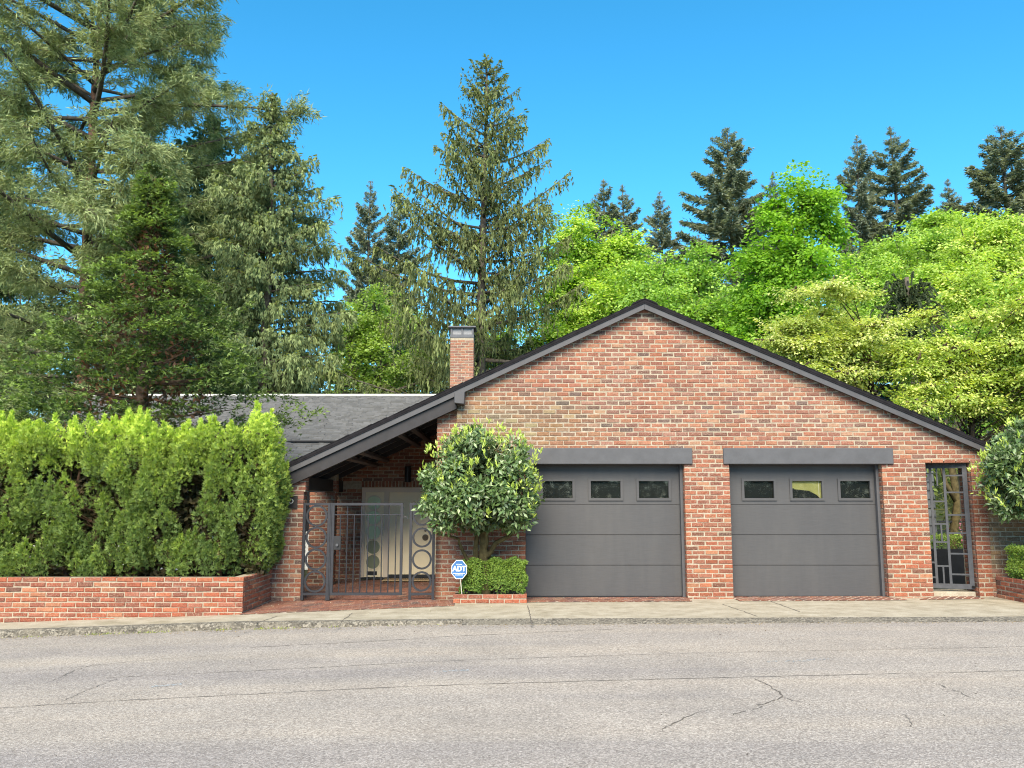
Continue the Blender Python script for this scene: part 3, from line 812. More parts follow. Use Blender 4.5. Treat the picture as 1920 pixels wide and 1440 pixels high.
low_wall(t, [((0, 14.76), 0, -.985, .245, (-.98, .241, 14.763, 14.86, -.2, .145)), ((.245, 14.76), math.pi / 2, .055, .53, (.12, .242, 14.86, 15.28, -.2, .145))], .152, 3, 71, RT)
boxobj('soil', M['soil'], t, -.98, .12, 14.86, 15.29, -.2, .125, 0)
t = thing('brick_planter', 'red brick planter side at the foot of the garden wall', 'planter', (9.3, 14.5, 0))
low_wall(t, [((8.45, 15.27), -math.pi / 2, 0, 1.6, (8.453, 8.60, 13.68, 15.27, -.2, .405)), ((0, 13.66), 0, 8.45, 10.6, (8.455, 10.6, 13.663, 13.8, -.2, .405))], .412, 6, 81, RT)
boxobj('soil', M['soil'], t, 8.6, 10.6, 13.8, 15.27, -.2, .37, 0)
t = thing('garden_wall', 'olive-stained brick garden wall right of the side gate', 'wall', (9.6, 15.4, 0))
c = MB(); c.box(8.406, 11.5, FY + .006, FY + .25, -.3, 2.33); gw = c.build('wall', M['mortar'], t)
bb = Bricks(COURSE, .226, seed=91)
for k in range(28):
    z0 = -.03 + k * COURSE; bb.row((0, FY + .004), 0, 8.403, 11.5, z0, z0 + COURSE, k, tint=lambda x, z: (.86, 1.22 if z > .55 else 1.0, 1.0))
bb.emit(gw, lambda q: q['x'] < 9.8, 300, key=lambda q: q['x'])

# ------------------------------------------------------------------ entry gate and side gate
GY = 15.24
g = thing('entry_gate', 'dark steel entry gate with ring-filled side panels across the porch', 'gate', (-2.5, GY, 0))
def ring_panel(x0, x1, zc0):
    f = MB(); s = .046
    f.box(x0, x0 + s, GY, GY + .04, .0, 1.672); f.box(x1 - s, x1, GY, GY + .04, .0, 1.672)
    f.box(x0 + s, x1 - s, GY, GY + .04, 1.632, 1.672); f.box(x0 + s, x1 - s, GY, GY + .04, .085, .125)
    p = f.build('side_panel', M['steel'], g)
    r = (x1 - x0 - 2 * s) / 2 - .004; rr = .194
    for i in range(4):
        m = MB(); m.ring((x0 + x1) / 2, GY + .006, .318 + i * .377, rr if r > rr else r, .034, .03); m.build('ring', M['steel'], p)
ring_panel(-3.672, -3.195, 0); ring_panel(-1.80, -1.352, 0)
f = MB(); x0, x1 = -3.165, -1.915
f.box(x0, x0 + .045, GY - .006, GY + .040, .085, 1.672); f.box(x1 - .045, x1, GY - .006, GY + .040, .085, 1.672); f.box(x0 + .045, x1 - .045, GY - .006, GY + .04, 1.63, 1.672); f.box(x0 + .045, x1 - .045, GY - .006, GY + .04, .085, .13)
f.box(x0 + .045, x1 - .045, GY + .008, GY + .028, 1.46, 1.476)
leaf = f.build('gate_leaf', M['steel'], g)
for i in range(9):
    xx = x0 + .15 + i * .122
    m = MB(); m.tube([(xx, GY + .018, .13), (xx, GY + .018, 1.63 if i % 2 else 1.46)], .0105, 6); m.build('bar', M['steel'], leaf)
m = MB(); m.box(-3.19, -3.17, GY - .004, GY + .03, .0, 1.672); m.build('hinge_post', M['steel'], g)
boxobj('lock_box', M['black'], leaf, -3.118, -2.995, GY - .012, GY + .052, .86, 1.10, .004)
m = MB(); m.disc(-3.055, GY - .045, .945, .024, .034); m.build('lock_knob', M['metal'], leaf)
m = MB(); m.tube([(-1.915, GY + .01, 1.42), (-1.88, GY + .01, 1.432), (-1.845, GY + .01, 1.425), (-1.838, GY + .01, 1.40)], .009, 6); m.build('latch', M['metal'], leaf)

SY = FY + .36
sg = thing('side_gate', 'narrow dark steel side gate with a random grid of bars', 'gate', (7.30, SY, .1)); sg.rotation_euler = (0, 0, -R(18))
f = MB(); x0, x1, z0, z1 = 7.30, 8.17, .17, 2.40
f.box(x0, x0 + .06, SY, SY + .04, z0, z1); f.box(x1 - .075, x1, SY, SY + .04, z0, z1); f.box(x0 + .06, x1 - .075, SY, SY + .04, z1 - .11, z1); f.box(x0 + .06, x1 - .075, SY, SY + .04, z0, z0 + .085)
sgf = f.build('gate_frame', M['gate_grey'], sg)
def bar(ax, bx, az, bz): boxobj('grid_bar', M['gate_grey'], sg, ax, bx, SY + .005, SY + .035, az, bz, 0)
XA, XB, hb = 7.575, 7.80, .021
bar(XA - hb, XA + hb, z0 + .085, z1 - .11); bar(XB - hb, XB + hb, z0 + .085, z1 - .11)
for zz in (.36, .62, 1.12, 1.62, 2.12): bar(x0 + .06, XA - hb, zz - .014, zz + .014)
for zz in (.56, .98, 1.30, 1.70): bar(XA + hb, XB - hb, zz - .014, zz + .014)
for zz in (.42, .78, 1.14, 1.46, 1.86, 2.16): bar(XB + hb, x1 - .075, zz - .014, zz + .014)
bar(7.675, 7.702, z0 + .085, .546); bar(7.685, 7.712, .994, 1.286); bar(7.67, 7.695, 1.98, z1 - .11)
m = MB(); m.tube([(8.13, SY - .03, .22), (8.17, SY - .01, .20)], .02, 6); m.build('hinge', M['black'], sg)

# ------------------------------------------------------------------ small things by the house
wlp = thing('wall_lamp', 'black cylinder wall lamp on the shaded entry wall', 'lamp', (-2.276, EY - .08, 2.1))
m = MB(); m.tube([(-2.276, EY - .10, 2.112), (-2.276, EY - .10, 2.455)], .068, 16); m.build('lamp_body', M['black'], wlp, smooth=False)
boxobj('bracket', M['black'], wlp, -2.30, -2.25, EY - .05, EY - .004, 2.25, 2.33, 0)
dm = boxobj('doormat', M['mat'], None, -2.72, -1.72, 18.25, 18.68, .048, .066, .004); tag(dm, 'tan ribbed coir doormat before the cream front door', 'doormat')
for i in range(22):
    x = -2.70 + i * .0448; boxobj('rib', M['mat'], dm, x, x + .022, 18.26, 18.67, .0665, .072, 0)
pl = thing('address_plaque', 'dark address plaque with pale round digits on the gate pier', 'plaque', (-3.87, FY - .02, 1.7))
boxobj('plate', M['plaque'], pl, -4.13, -3.79, FY - .034, FY - .014, 1.575, 1.80, .003)
for cx_ in (-4.03, -3.90):
    m = MB(); m.ring(cx_, FY - .043, 1.705, .043, .011, .008); m.build('digit', M['stake'], pl)
# yard sign
ys = thing('yard_sign', 'small blue octagonal security sign on a thin stake in the planter', 'sign', (-.86, 14.80, .12))
sc_ = at(861, 1068, 14.70); r_ = .140
def octa(r, asp=1.2): return [(sc_.x + r * math.cos(R(22.5 + 45 * k)), sc_.z + r * asp * math.sin(R(22.5 + 45 * k))) for k in range(8)]
m = MB(); m.prism_y(octa(r_), 14.70, 14.708); brd = m.build('sign_border', M['sign_white'], ys)
m = MB(); m.prism_y(octa(r_ * .93), 14.6965, 14.6995); m.build('sign_face', M['blue_sign'], ys)
def text(name, s, size, x, z, y, mat, parent, off=.0, shear=0.0, sx=1.0):
    c = bpy.data.curves.new(name, 'FONT'); c.body = s; c.size = size; c.align_x = 'CENTER'; c.align_y = 'CENTER'; c.extrude = .0008; c.offset = off; c.shear = shear
    c.materials.append(mat); o = bpy.data.objects.new(name, c); COL.objects.link(o)
    o.location = (x, y, z); o.rotation_euler = (R(90), 0, 0); o.scale = (sx, 1, 1)
    bpy.context.view_layer.update()
    me = bpy.data.meshes.new_from_object(o); p = bpy.data.objects.new(name, me); p.matrix_world = o.matrix_world; bpy.data.objects.remove(o)
    COL.objects.link(p); attach(p, parent); return p
text('lettering', 'ADT', .118, sc_.x, sc_.z + .012, 14.6945, M['sign_white'], ys, .0042, 0, .92)
for zo, wd, n in ((.088, .10, 5), (-.062, .20, 7), (-.088, .13, 6)):
    m = MB()
    for i in range(n):
        a = sc_.x - wd / 2 + wd * i / n; m.box(a + .002, a + wd / n - .003, 14.694, 14.6955, sc_.z + zo - .005, sc_.z + zo + .005)
    m.build('fine_print', M['sign_white'], ys)
m = MB(); m.tube([(sc_.x + .01, 14.715, sc_.z + .08), (sc_.x + .02, 14.715, sc_.z - .15), (sc_.x + .045, 14.83, .1)], .008, 6); m.build('stake', M['stake'], ys)
# ------------------------------------------------------------------ foliage
LEAF_GAIN = 1.75
def lerp(a, b, t): return np.asarray(a) + (np.asarray(b) - np.asarray(a)) * t
def vcol(n, a, b, jit=.12, t=None, r=None):
    """n colours between a and b with brightness jitter"""
    r = r if r is not None else rng
    t = r.random(n) if t is None else np.clip(t, 0, 1)
    c = np.asarray(a)[None] + (np.asarray(b) - np.asarray(a))[None] * t[:, None]
    return np.clip(c * LEAF_GAIN * r.normal(1, jit, (n, 1)), .004, .75)
def fans(lv, P, A, N, L, W, C, k=4, spread=.9, fold=.1):
    """each P carries a flat fan of k kites (a conifer spray)"""
    n = len(P); A = norm(np.asarray(A, float)); N = np.asarray(N, float); S = norm(np.cross(A, N))
    L = np.broadcast_to(L, n); W = np.broadcast_to(W, n)
    for j in range(k):
        th = spread * ((j / (k - 1) - .5) if k > 1 else 0) + rng.normal(0, .12, n)
        ax = A * np.cos(th)[:, None] + S * np.sin(th)[:, None]
        lv.add(P + A * (L * .12 * rng.random(n))[:, None], ax, N + rng.normal(0, .25, (n, 3)), L * rng.uniform(.65, 1.1, n) * (1 - .3 * abs(th)), W, C * rng.uniform(.9, 1.1, (n, 1)), fold)
def put(t, trunk, crown, name2='crown', mat=None):
    if trunk is not None:
        o = trunk.build('trunk', mat or M['bark']); o.parent = t; o.data.shade_smooth()
    mesh_obj(name2, crown, t)

# ---- clipped arborvitae hedge on the long planter
hg = thing('hedge', 'tall ragged arborvitae hedge, lime on top, filling the long brick planter', 'hedge', (-6.8, 14.5, .47))
lv = Leaves(); HX0, HX1, HY0, HY1 = -12.6, -3.86, 13.92, 15.2
def hn(x, z, s=1.0): return (np.sin(x * 2.3 * s + 1.7 * np.sin(z * 1.9 * s)) + np.sin(z * 3.1 * s + x * 1.3 * s + 2) * .8 + np.sin(x * 5.1 * s - z * 4.3 * s) * .5) / 2.3
def htop(x): return 2.88 + .11 * np.sin(x * 2.6) + .09 * np.sin(x * 5.7 + 1) + .04 * np.sin(x * 13)
gaps = [(60, 905, 20, 26), (105, 890, 20, 30), (150, 900, 20, 36), (78, 955, 16, 22), (245, 890, 14, 22), (352, 918, 34, 20), (328, 985, 22, 14), (345, 965, 18, 12), (395, 1022, 24, 20), (440, 935, 16, 10), (30, 1030, 14, 14), (240, 835, 10, 10), (505, 1010, 12, 20), (190, 850, 12, 20), (420, 900, 14, 8)]
gw_ = []
for px, py, a, b in gaps:
    c = at(px, py, 13.95); gw_.append((c.x, c.z, a * 13.95 / FPX, b * 13.95 / FPX))
def in_gap(x, z):
    g_ = np.zeros(len(x), bool)
    for cx, cz, a, b in gw_: g_ |= ((x - cx) / a) ** 2 + ((z - cz) / b) ** 2 < 1 + .5 * np.sin(x * 31 + z * 23)
    return g_
def endx(z):  # right-hand outline of the hedge
    return np.interp(z, [.4, .9, 1.5, 1.85, 2.3, 2.7, 3.0], [-4.14, -4.08, -3.95, -3.92, -4.04, -4.12, -4.22])
def plumes(x, y, z, nrm, per, lime, hgt, rad):
    """flame-shaped plumes of sprays leaning out of the hedge; young growth at their tips"""
    n = len(x); N_ = n * per
    u = rng.random(N_) ** .8; az = rng.uniform(0, 2 * math.pi, N_); H_ = np.repeat(hgt, per); R_ = np.repeat(rad, per)
    prof = np.sin(np.clip(u * 1.05 + .12, 0, 1) * math.pi) ** .7
    r = R_ * prof * np.sqrt(rng.random(N_) * .6 + .4)
    nn = np.repeat(norm(nrm), per, 0)
    P = np.repeat(np.stack([x, y, z], 1), per, 0) + np.stack([r * np.cos(az), r * np.sin(az), u * H_], 1) + nn * (u * .16)[:, None]
    out = np.stack([np.cos(az), np.sin(az), 0 * az], 1)
    A = out * .55 + nn * .45 + np.array([0, 0, 1.0]) + rng.normal(0, .42, (N_, 3))
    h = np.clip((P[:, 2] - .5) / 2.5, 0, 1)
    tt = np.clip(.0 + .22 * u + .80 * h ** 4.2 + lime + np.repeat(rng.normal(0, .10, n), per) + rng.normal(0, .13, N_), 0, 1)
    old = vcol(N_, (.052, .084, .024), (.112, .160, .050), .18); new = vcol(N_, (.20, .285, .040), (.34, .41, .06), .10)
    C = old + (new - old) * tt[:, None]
    fans(lv, P, A, np.cross(A, rdir(N_)), rng.uniform(.05, .10, N_), rng.uniform(.011, .017, N_), C, 4, 1.5)
n = 500
x = rng.uniform(HX0, HX1 + .05, n); z = .42 + rng.random(n) * 2.2
k = (x < endx(z + .2) - .14) & ~in_gap(x, z + .22); x, z = x[k], z[k]; n = len(x)
y = HY0 + .20 + .26 * hn(x, z, 1.9) + rng.normal(0, .05, n) + .06 * ((z - 1.5) / 1.2) ** 2 + .35 * np.clip((x - (endx(z) - .5)) / .35, 0, 1) ** 2
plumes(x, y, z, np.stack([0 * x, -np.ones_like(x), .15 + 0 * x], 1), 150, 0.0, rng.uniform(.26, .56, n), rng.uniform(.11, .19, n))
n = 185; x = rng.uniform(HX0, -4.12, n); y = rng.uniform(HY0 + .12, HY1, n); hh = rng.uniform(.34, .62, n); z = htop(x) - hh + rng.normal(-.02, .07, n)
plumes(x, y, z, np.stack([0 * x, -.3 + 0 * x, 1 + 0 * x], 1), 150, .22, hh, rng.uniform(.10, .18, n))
n = 75; z = rng.uniform(.45, 2.45, n); y = rng.uniform(HY0 + .25, HY1, n); x = endx(z + .2) - .16 + .06 * hn(y * 2, z, 2)
plumes(x, y, z, np.stack([1 + 0 * x, -.25 + 0 * x, .2 + 0 * x], 1), 135, .12, rng.uniform(.34, .6, n), rng.uniform(.12, .19, n))
n = 130                                                     # upright leaders breaking the top line
x = rng.uniform(HX0, -4.1, n); y = rng.uniform(HY0 + .1, HY1 - .2, n); z0_ = htop(x) - .10; hh = rng.uniform(.06, .26, n) * (rng.random(n) ** .5)
for j in range(9):
    f_ = j / 8; P = np.stack([x + rng.normal(0, .012, n), y, z0_ + hh * f_], 1); A = rdir(n, 2.6)
    fans(lv, P, A, rdir(n), .07 * (1.2 - f_), .018, vcol(n, (.25, .34, .045), (.37, .44, .06), .1), 3, 1.3)
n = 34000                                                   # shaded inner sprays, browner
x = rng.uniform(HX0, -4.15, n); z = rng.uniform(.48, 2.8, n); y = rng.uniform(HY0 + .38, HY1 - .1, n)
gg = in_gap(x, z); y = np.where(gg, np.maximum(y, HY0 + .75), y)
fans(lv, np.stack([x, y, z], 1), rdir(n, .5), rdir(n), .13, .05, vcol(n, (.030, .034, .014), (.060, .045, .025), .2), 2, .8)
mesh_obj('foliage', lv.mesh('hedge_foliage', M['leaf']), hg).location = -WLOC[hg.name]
r2 = np.random.default_rng(4)
for bx in np.arange(-12.4, -4.2, .62):                      # stems of the single shrubs
    m = MB(); x0_ = bx + r2.normal(0, .06)
    m.tube([(x0_, 14.55, .3), (x0_ + r2.normal(0, .05), 14.52, 1.2), (x0_ + r2.normal(0, .08), 14.5, 2.5)], [.05, .04, .015], 7)
    for i in range(26):
        zz = r2.uniform(.7, 2.3); a = r2.uniform(-1.9, -1.2) + r2.normal(0, .5); L_ = r2.uniform(.25, .5)
        e = (x0_ + L_ * math.cos(a), 14.5 + L_ * math.sin(a), zz + L_ * r2.uniform(.2, .9)); m.tube([(x0_, 14.53, zz), ((x0_ + e[0]) / 2, (14.53 + e[1]) / 2, (zz + e[2]) / 2 - .03), e], [.010, .008, .004], 4)
    o = m.build('stem', M['twig'], hg)

LEAF_GAIN = 1.3
# ---- clipped broadleaf trees (camellia-like) and box edging
def broadleaf(t, cen, rad, nleaf, seed, pw=2.6, sprig=420, zcut=-.82):
    global rng
    rng = np.random.default_rng(seed); lv = Leaves(); cen = np.array(cen); rad = np.array(rad)
    def shell(n, lo, hi):
        d = rdir(n); f = (np.abs(d) ** pw).sum(1) ** (-1 / pw)
        lump = 1 + .07 * np.sin(d[:, 0] * 7 + seed) + .06 * np.sin(d[:, 2] * 8 + d[:, 1] * 5) + .05 * np.sin(d[:, 0] * 15 - d[:, 2] * 11)
        return d, cen + d * (f * lump * rng.uniform(lo, hi, n))[:, None] * rad
    ncl_ = 78; dc, Cc = shell(ncl_, .72, .88); kk = (Cc[:, 2] > cen[2] + (zcut + .22) * rad[2]) & (Cc[:, 1] < FY - .2); dc, Cc = dc[kk], Cc[kk]
    pk = rng.integers(0, len(Cc), nleaf); d = norm(dc[pk] * .55 + rdir(nleaf)); P = Cc[pk] + d * (rng.uniform(.12, .27, nleaf) * (1 - .2 * rng.random(nleaf)))[:, None] * np.array([1.1, 1.0, .85])
    keep = (P[:, 2] > cen[2] + zcut * rad[2]) & (P[:, 1] < FY - .03); d, P = d[keep], P[keep]; n = len(P)
    A = norm(d * .45 + rdir(n) * .75 + np.array([0, 0, .05])); N = norm(d * .8 + np.array([0, -.2, .6]) + rdir(n) * .55)
    C = vcol(n, (.045, .082, .026), (.10, .155, .05), .18)
    pale = rng.random(n) < .22; C[pale] = vcol(pale.sum(), (.17, .23, .11), (.25, .31, .16), .12)
    lv.add(P, A, N, rng.uniform(.075, .125, n), rng.uniform(.036, .054, n), C, .16)
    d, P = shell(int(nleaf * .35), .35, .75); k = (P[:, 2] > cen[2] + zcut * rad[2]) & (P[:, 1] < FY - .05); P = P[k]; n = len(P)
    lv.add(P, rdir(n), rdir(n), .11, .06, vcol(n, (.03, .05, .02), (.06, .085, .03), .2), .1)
    d, P = shell(sprig, .97, 1.06); k = (P[:, 2] > cen[2] - .55 * rad[2]) & (P[:, 1] < FY - .08) & ((d[:, 2] > -.1) | (rng.random(sprig) < .45)); d, P = d[k], P[k]; n = len(P)
    for j in range(6):                                      # young shoots standing up
        A = norm(d * .4 + np.array([0, 0, 1.0]) + rng.normal(0, .5, (n, 3)))
        lv.add(P + A * .01 + np.array([0, 0, .014 * j]), A, rdir(n), rng.uniform(.06, .10, n), rng.uniform(.020, .032, n), vcol(n, (.22, .32, .05), (.36, .42, .08), .1), .15)
    o = mesh_obj('crown', lv.mesh('crown', M['gloss_leaf']), t); o.location = -WLOC[t.name]
    return o
t = thing('topiary_tree', 'rounded clipped broadleaf tree growing from the small planter between gate and garage', 'tree', (-.45, 15.0, .12))
broadleaf(t, (-.505, 14.50, 1.90), (.86, .64, .98), 9500, 21)
def limb(m, pts, r0, r1, n=8, seed=0):
    r_ = np.random.default_rng(seed); P = [Vector(pts[0])]
    for a, b in zip(pts[:-1], pts[1:]):
        for f_ in (.5, 1.0): P.append(Vector(a).lerp(Vector(b), f_) + Vector(r_.normal(0, .012, 3)))
    m.tube(P, list(np.linspace(r0, r1, len(P))), n)
m = MB(); limb(m, [(-.46, 15.0, .05), (-.47, 14.98, .72), (-.49, 14.90, 1.05), (-.52, 14.7, 1.7)], .115, .045, 10, 1)
limb(m, [(-.47, 14.97, .74), (-.25, 14.88, .98), (.10, 14.72, 1.22), (.3, 14.6, 1.45)], .055, .02, 7, 2)
limb(m, [(-.48, 14.95, .85), (-.45, 14.85, 1.2), (-.2, 14.6, 1.7)], .06, .025, 7, 3)
m.build('trunk', M['bark_moss'], t, smooth=True)
m = MB(); limb(m, [(-.62, 15.0, .05), (-.63, 14.98, .7), (-.60, 14.9, 1.1), (-.72, 14.7, 1.6)], .065, .03, 8, 4); limb(m, [(-.65, 14.98, .55), (-.85, 14.92, .86), (-.93, 14.85, 1.08), (-1.25, 14.75, 1.16)], .036, .018, 7, 5)
m.build('stem', M['bark_moss'], t, smooth=True)
t = thing('broadleaf_shrub', 'large glossy broadleaf shrub over the garden wall at the right edge', 'shrub', (9.25, 14.5, .37))
broadleaf(t, (8.98, 14.42, 2.05), (1.06, .72, .90), 10500, 22, pw=2.3)
m = MB(); limb(m, [(9.45, 14.6, .3), (9.2, 14.55, .8), (8.85, 14.5, 1.25), (8.6, 14.4, 1.6)], .07, .03, 8, 6); limb(m, [(9.4, 14.6, .5), (9.3, 14.6, 1.2), (9.2, 14.5, 1.8)], .06, .03, 8, 7)
m.build('trunk', M['bark_grey'], t, smooth=True)
def box_shrub(t, x0, x1, y0, y1, z0, z1, n, seed, bright):
    global rng
    rng = np.random.default_rng(seed); lv = Leaves()
    P = rng.uniform((x0, y0, z0), (x1, y1, z1), (n, 3)); side_ = rng.integers(0, 5, n)
    P[side_ <= 1, 1] = y0 + .05 * rng.random((side_ <= 1).sum()); P[side_ == 2, 2] = z1 - .04 * rng.random((side_ == 2).sum()); P[side_ == 3, 0] = x1 - .04 * rng.random((side_ == 3).sum()); P[side_ == 4, 0] = x0 + .04 * rng.random((side_ == 4).sum())
    P += .03 * np.sin(P[:, [2, 0, 0]] * np.array([17, 15, 19]) + 1.3) + rng.normal(0, .008, (n, 3))
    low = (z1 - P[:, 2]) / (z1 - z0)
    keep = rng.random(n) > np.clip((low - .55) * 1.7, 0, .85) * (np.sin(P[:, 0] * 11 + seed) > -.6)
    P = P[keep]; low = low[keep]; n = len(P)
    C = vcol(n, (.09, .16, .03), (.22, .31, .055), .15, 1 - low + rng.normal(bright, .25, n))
    lv.add(P, rdir(n, .6), norm(np.array([0, -.5, .7]) + rdir(n) * .7), rng.uniform(.026, .048, n), rng.uniform(.018, .028, n), C, .1)
    o = mesh_obj('foliage', lv.mesh('box_foliage', M['leaf']), t); o.location = -WLOC[t.name]
    m = MB(); r_ = np.random.default_rng(seed)
    for i in range(16):
        x = r_.uniform(x0 + .08, x1 - .08); y = r_.uniform(y0 + .08, y1 - .05)
        m.tube([(x, y, z0 - .06), (x + r_.normal(0, .03), y, (z0 + z1) / 2), (x + r_.normal(0, .08), y + r_.normal(0, .03), z1 - .06)], [.008, .006, .003], 4)
    m.build('stems', M['bark'], t, kind='stuff')
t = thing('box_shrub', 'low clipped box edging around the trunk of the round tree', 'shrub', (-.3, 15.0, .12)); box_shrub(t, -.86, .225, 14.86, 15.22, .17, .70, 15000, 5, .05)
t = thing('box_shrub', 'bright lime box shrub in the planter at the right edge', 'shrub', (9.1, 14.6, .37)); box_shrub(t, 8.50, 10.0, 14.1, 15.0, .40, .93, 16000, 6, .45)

LEAF_GAIN = 1.75
# ---- conifers
def conifer(H, prof, nb, mode, seed, c_old, c_new, tr, t0=.06, dens=1.0, wood=None, scale=1.0, lean=0):
    """trunk builder and crown mesh, local coordinates (base at the origin)"""
    global rng
    rng = np.random.default_rng(seed); lv = Leaves(); tb = MB(); wb = MB()
    tp, rp = zip(*prof)
    hs_ = np.linspace(0, 1, 14)
    ctr = lambda t_: np.array([lean * t_ + .12 * math.sin(t_ * 5 + seed), .1 * math.sin(t_ * 4 + 2 * seed), t_ * H])
    tb.tube([ctr(t_) for t_ in hs_], [tr * (1 - .93 * t_ ** .9) + .012 + (.35 * tr if t_ == 0 else 0) for t_ in hs_], 10)
    for k in range(nb):
        u_ = (k + rng.random()) / nb; t_ = t0 + (1 - t0) * (1 - (1 - u_) ** 1.12); az = k * 2.399 + rng.normal(0, .35)
        Rr = np.interp(t_, tp, rp); L = Rr * (rng.uniform(.5, 1.1) if rng.random() > .14 else rng.uniform(1.05, 1.32))
        if L < .10: continue
        if mode in ('fir', 'spruce'):
            if rng.random() < .12: continue
            sp_ = .62 if mode == 'fir' else .5; t_ = min(.995, (round(t_ * H / sp_) + rng.normal(0, .13)) * sp_ / H)
        o = ctr(t_); dx, dy = math.cos(az), math.sin(az); D = np.array([dx, dy, 0]); S = np.array([-dy, dx, 0])
        s = np.linspace(0, 1, 9)
        if mode == 'spruce': a = lerp(-.42, .55, t_ ** 1.1); b = lerp(.38, .25, t_)
        elif mode == 'fir': a = lerp(-.28, .60, t_ ** 1.3); b = lerp(.22, .18, t_)
        elif mode == 'cedar': a = lerp(-.10, .55, t_); b = lerp(-.20, -.25, t_) + .15
        else: a = lerp(.02, .5, t_) + rng.normal(0, .14); b = rng.normal(-.04, .12)
        cz = L * (a * s + b * s * s); wob = rng.normal(0, .04 * L) * np.sin(s * 3.1)
        B_ = o + D * (L * s)[:, None] + S * wob[:, None]; B_[:, 2] += cz
        br = min(tr * .34, .028 + .013 * L)
        wb.tube([tuple(p) for p in B_[::2]], list(np.linspace(br, .008, 5)), 5 if L > 2 else 4)
        def onb(q): return np.stack([np.interp(q, s, B_[:, i]) for i in range(3)], 1)
        if mode in ('spruce', 'cedar'):
            m_ = int((28 if mode == 'spruce' else 34) * L * dens) + 5
            q = rng.uniform(.10 if t_ > .5 else .22, 1, m_); lat = rng.normal(0, 1, m_) * np.minimum(.22 * L * (1.05 - q) + .10, .75)
            P = onb(q) + S * lat[:, None] + D * (np.abs(lat) * .5)[:, None]
            P[:, 2] -= np.abs(lat) * .15
            hang = (rng.uniform(.15, 1.0, m_) ** 1.4) * (1.05 if mode == 'spruce' else 1.0) * min(1, .3 + L / 3.2) * lerp(1.0, .45, t_) * scale
            st = 4
            tone = rng.random(m_) * .6 + (q > .8) * .35
            ax0 = norm(np.array([0, 0, -1.0]) + .14 * rng.normal(0, 1, (m_, 3)) + D * (.12 if mode == 'spruce' else .25))
            for j in range(st):
                pj = P + ax0 * (hang * j / st)[:, None] + rng.normal(0, .025, (m_, 3))
                if mode == 'spruce':
                    cs = .4 + .6 * min(1, L / 2.2); lv.add(pj, ax0 + rng.normal(0, .10, (m_, 3)), rdir(m_), hang / st * 1.5 + .05, (.092 - .012 * j) * scale * cs, vcol(m_, c_old, c_new, .18, tone - .05 * j), .25)
                    lv.add(pj, ax0 + rng.normal(0, .35, (m_, 3)), rdir(m_), hang / st * 1.0 + .04, (.075 - .01 * j) * scale, vcol(m_, c_old, c_new, .18, tone), .25)
                else:
                    fans(lv, pj, ax0 + rng.normal(0, .22, (m_, 3)), rdir(m_), hang / st * 1.6 + .07, .042 * scale, vcol(m_, c_old, c_new, .18, tone - .05 * j), 3, .8)
            m2 = int(16 * L * dens) + 4; q = rng.uniform(.15, 1, m2)                       # needles along the bough itself
            lv.add(onb(q) + rng.normal(0, .04, (m2, 3)), D + S * rng.normal(0, .8, (m2, 1)) + np.array([0, 0, .12]), np.array([0, 0, 1.]) + rng.normal(0, .4, (m2, 3)), .24 * scale, .10 * scale, vcol(m2, c_old, c_new, .15, rng.random(m2) * .5 + .5), .2)
        elif mode == 'fir':
            m_ = int(27 * L * dens) + 6; q = rng.uniform(.12, 1, m_) ** .85; sg = rng.choice([-1, 1], m_)
            tw = (.36 * L * (1.08 - q) + .14) * rng.uniform(.5, 1.1, m_); P = onb(q)
            ax = norm(D * .75 + S * sg[:, None] * .85 + np.array([0, 0, .05]) + rng.normal(0, .16, (m_, 3)))
            tone = rng.random(m_); cs = .30 + .70 * min(1, L / 2.4)
            for j in range(3):
                pj = P + ax * (tw * j / 3)[:, None]; pj[:, 2] -= .05 * j
                lv.add(pj + rng.normal(0, .06, (m_, 3)), ax + rng.normal(0, .3, (m_, 3)) + np.array([0, 0, -.12]), np.array([0, 0, 1.]) + rng.normal(0, .5, (m_, 3)), tw / 3 * 1.5 + .12 * cs, .17 * scale * cs, vcol(m_, c_old, c_new, .18, tone), .2)
                lv.add(pj + rng.normal(0, .08, (m_, 3)), ax + rng.normal(0, .5, (m_, 3)) + np.array([0, 0, -.5]), rdir(m_), .34 * scale * cs, .085 * scale * cs, vcol(m_, c_old, c_new, .18, tone * .7), .2)
        else:                                                                           # feathery big conifer
            m_ = int(3.4 * L * dens) + 3; q = np.sort(rng.uniform(.22, 1, m_)); P = onb(q); sg = rng.choice([-1, 1], m_)
            ax = norm(D * .55 + S * sg[:, None] * rng.uniform(.4, 1.1, (m_, 1)) + np.array([0, 0, -.05]) + rng.normal(0, .3, (m_, 3)))
            ln = rng.uniform(.5, 1.7, m_) * (1.15 - .45 * q)
            for i in range(m_):
                e = P[i] + ax[i] * ln[i]; wb.tube([tuple(P[i]), tuple((P[i] + e) / 2 + [0, 0, .05]), tuple(e)], [.018, .011, .004], 3, cap=False)
            nt_ = 7
            for j in range(nt_):
                f_ = (j + rng.random(m_)) / nt_; c0 = P + ax * (ln * (.15 + .9 * f_))[:, None] + rng.normal(0, .09, (m_, 3)); per = 13
                Q = np.repeat(c0, per, 0) + rng.normal(0, .10, (m_ * per, 3)); axr = np.repeat(ax, per, 0)
                tone = np.repeat(rng.random(m_), per)
                lv.add(Q, axr * .8 + rng.normal(0, .55, (m_ * per, 3)) + np.array([0, 0, -.30]), rdir(m_ * per), rng.uniform(.16, .38, m_ * per), rng.uniform(.028, .055, m_ * per), vcol(m_ * per, c_old, c_new, .16, tone * .75 + rng.random(m_ * per) * .25), .2)
    return tb, wb, lv.mesh('crown', M['needle'])
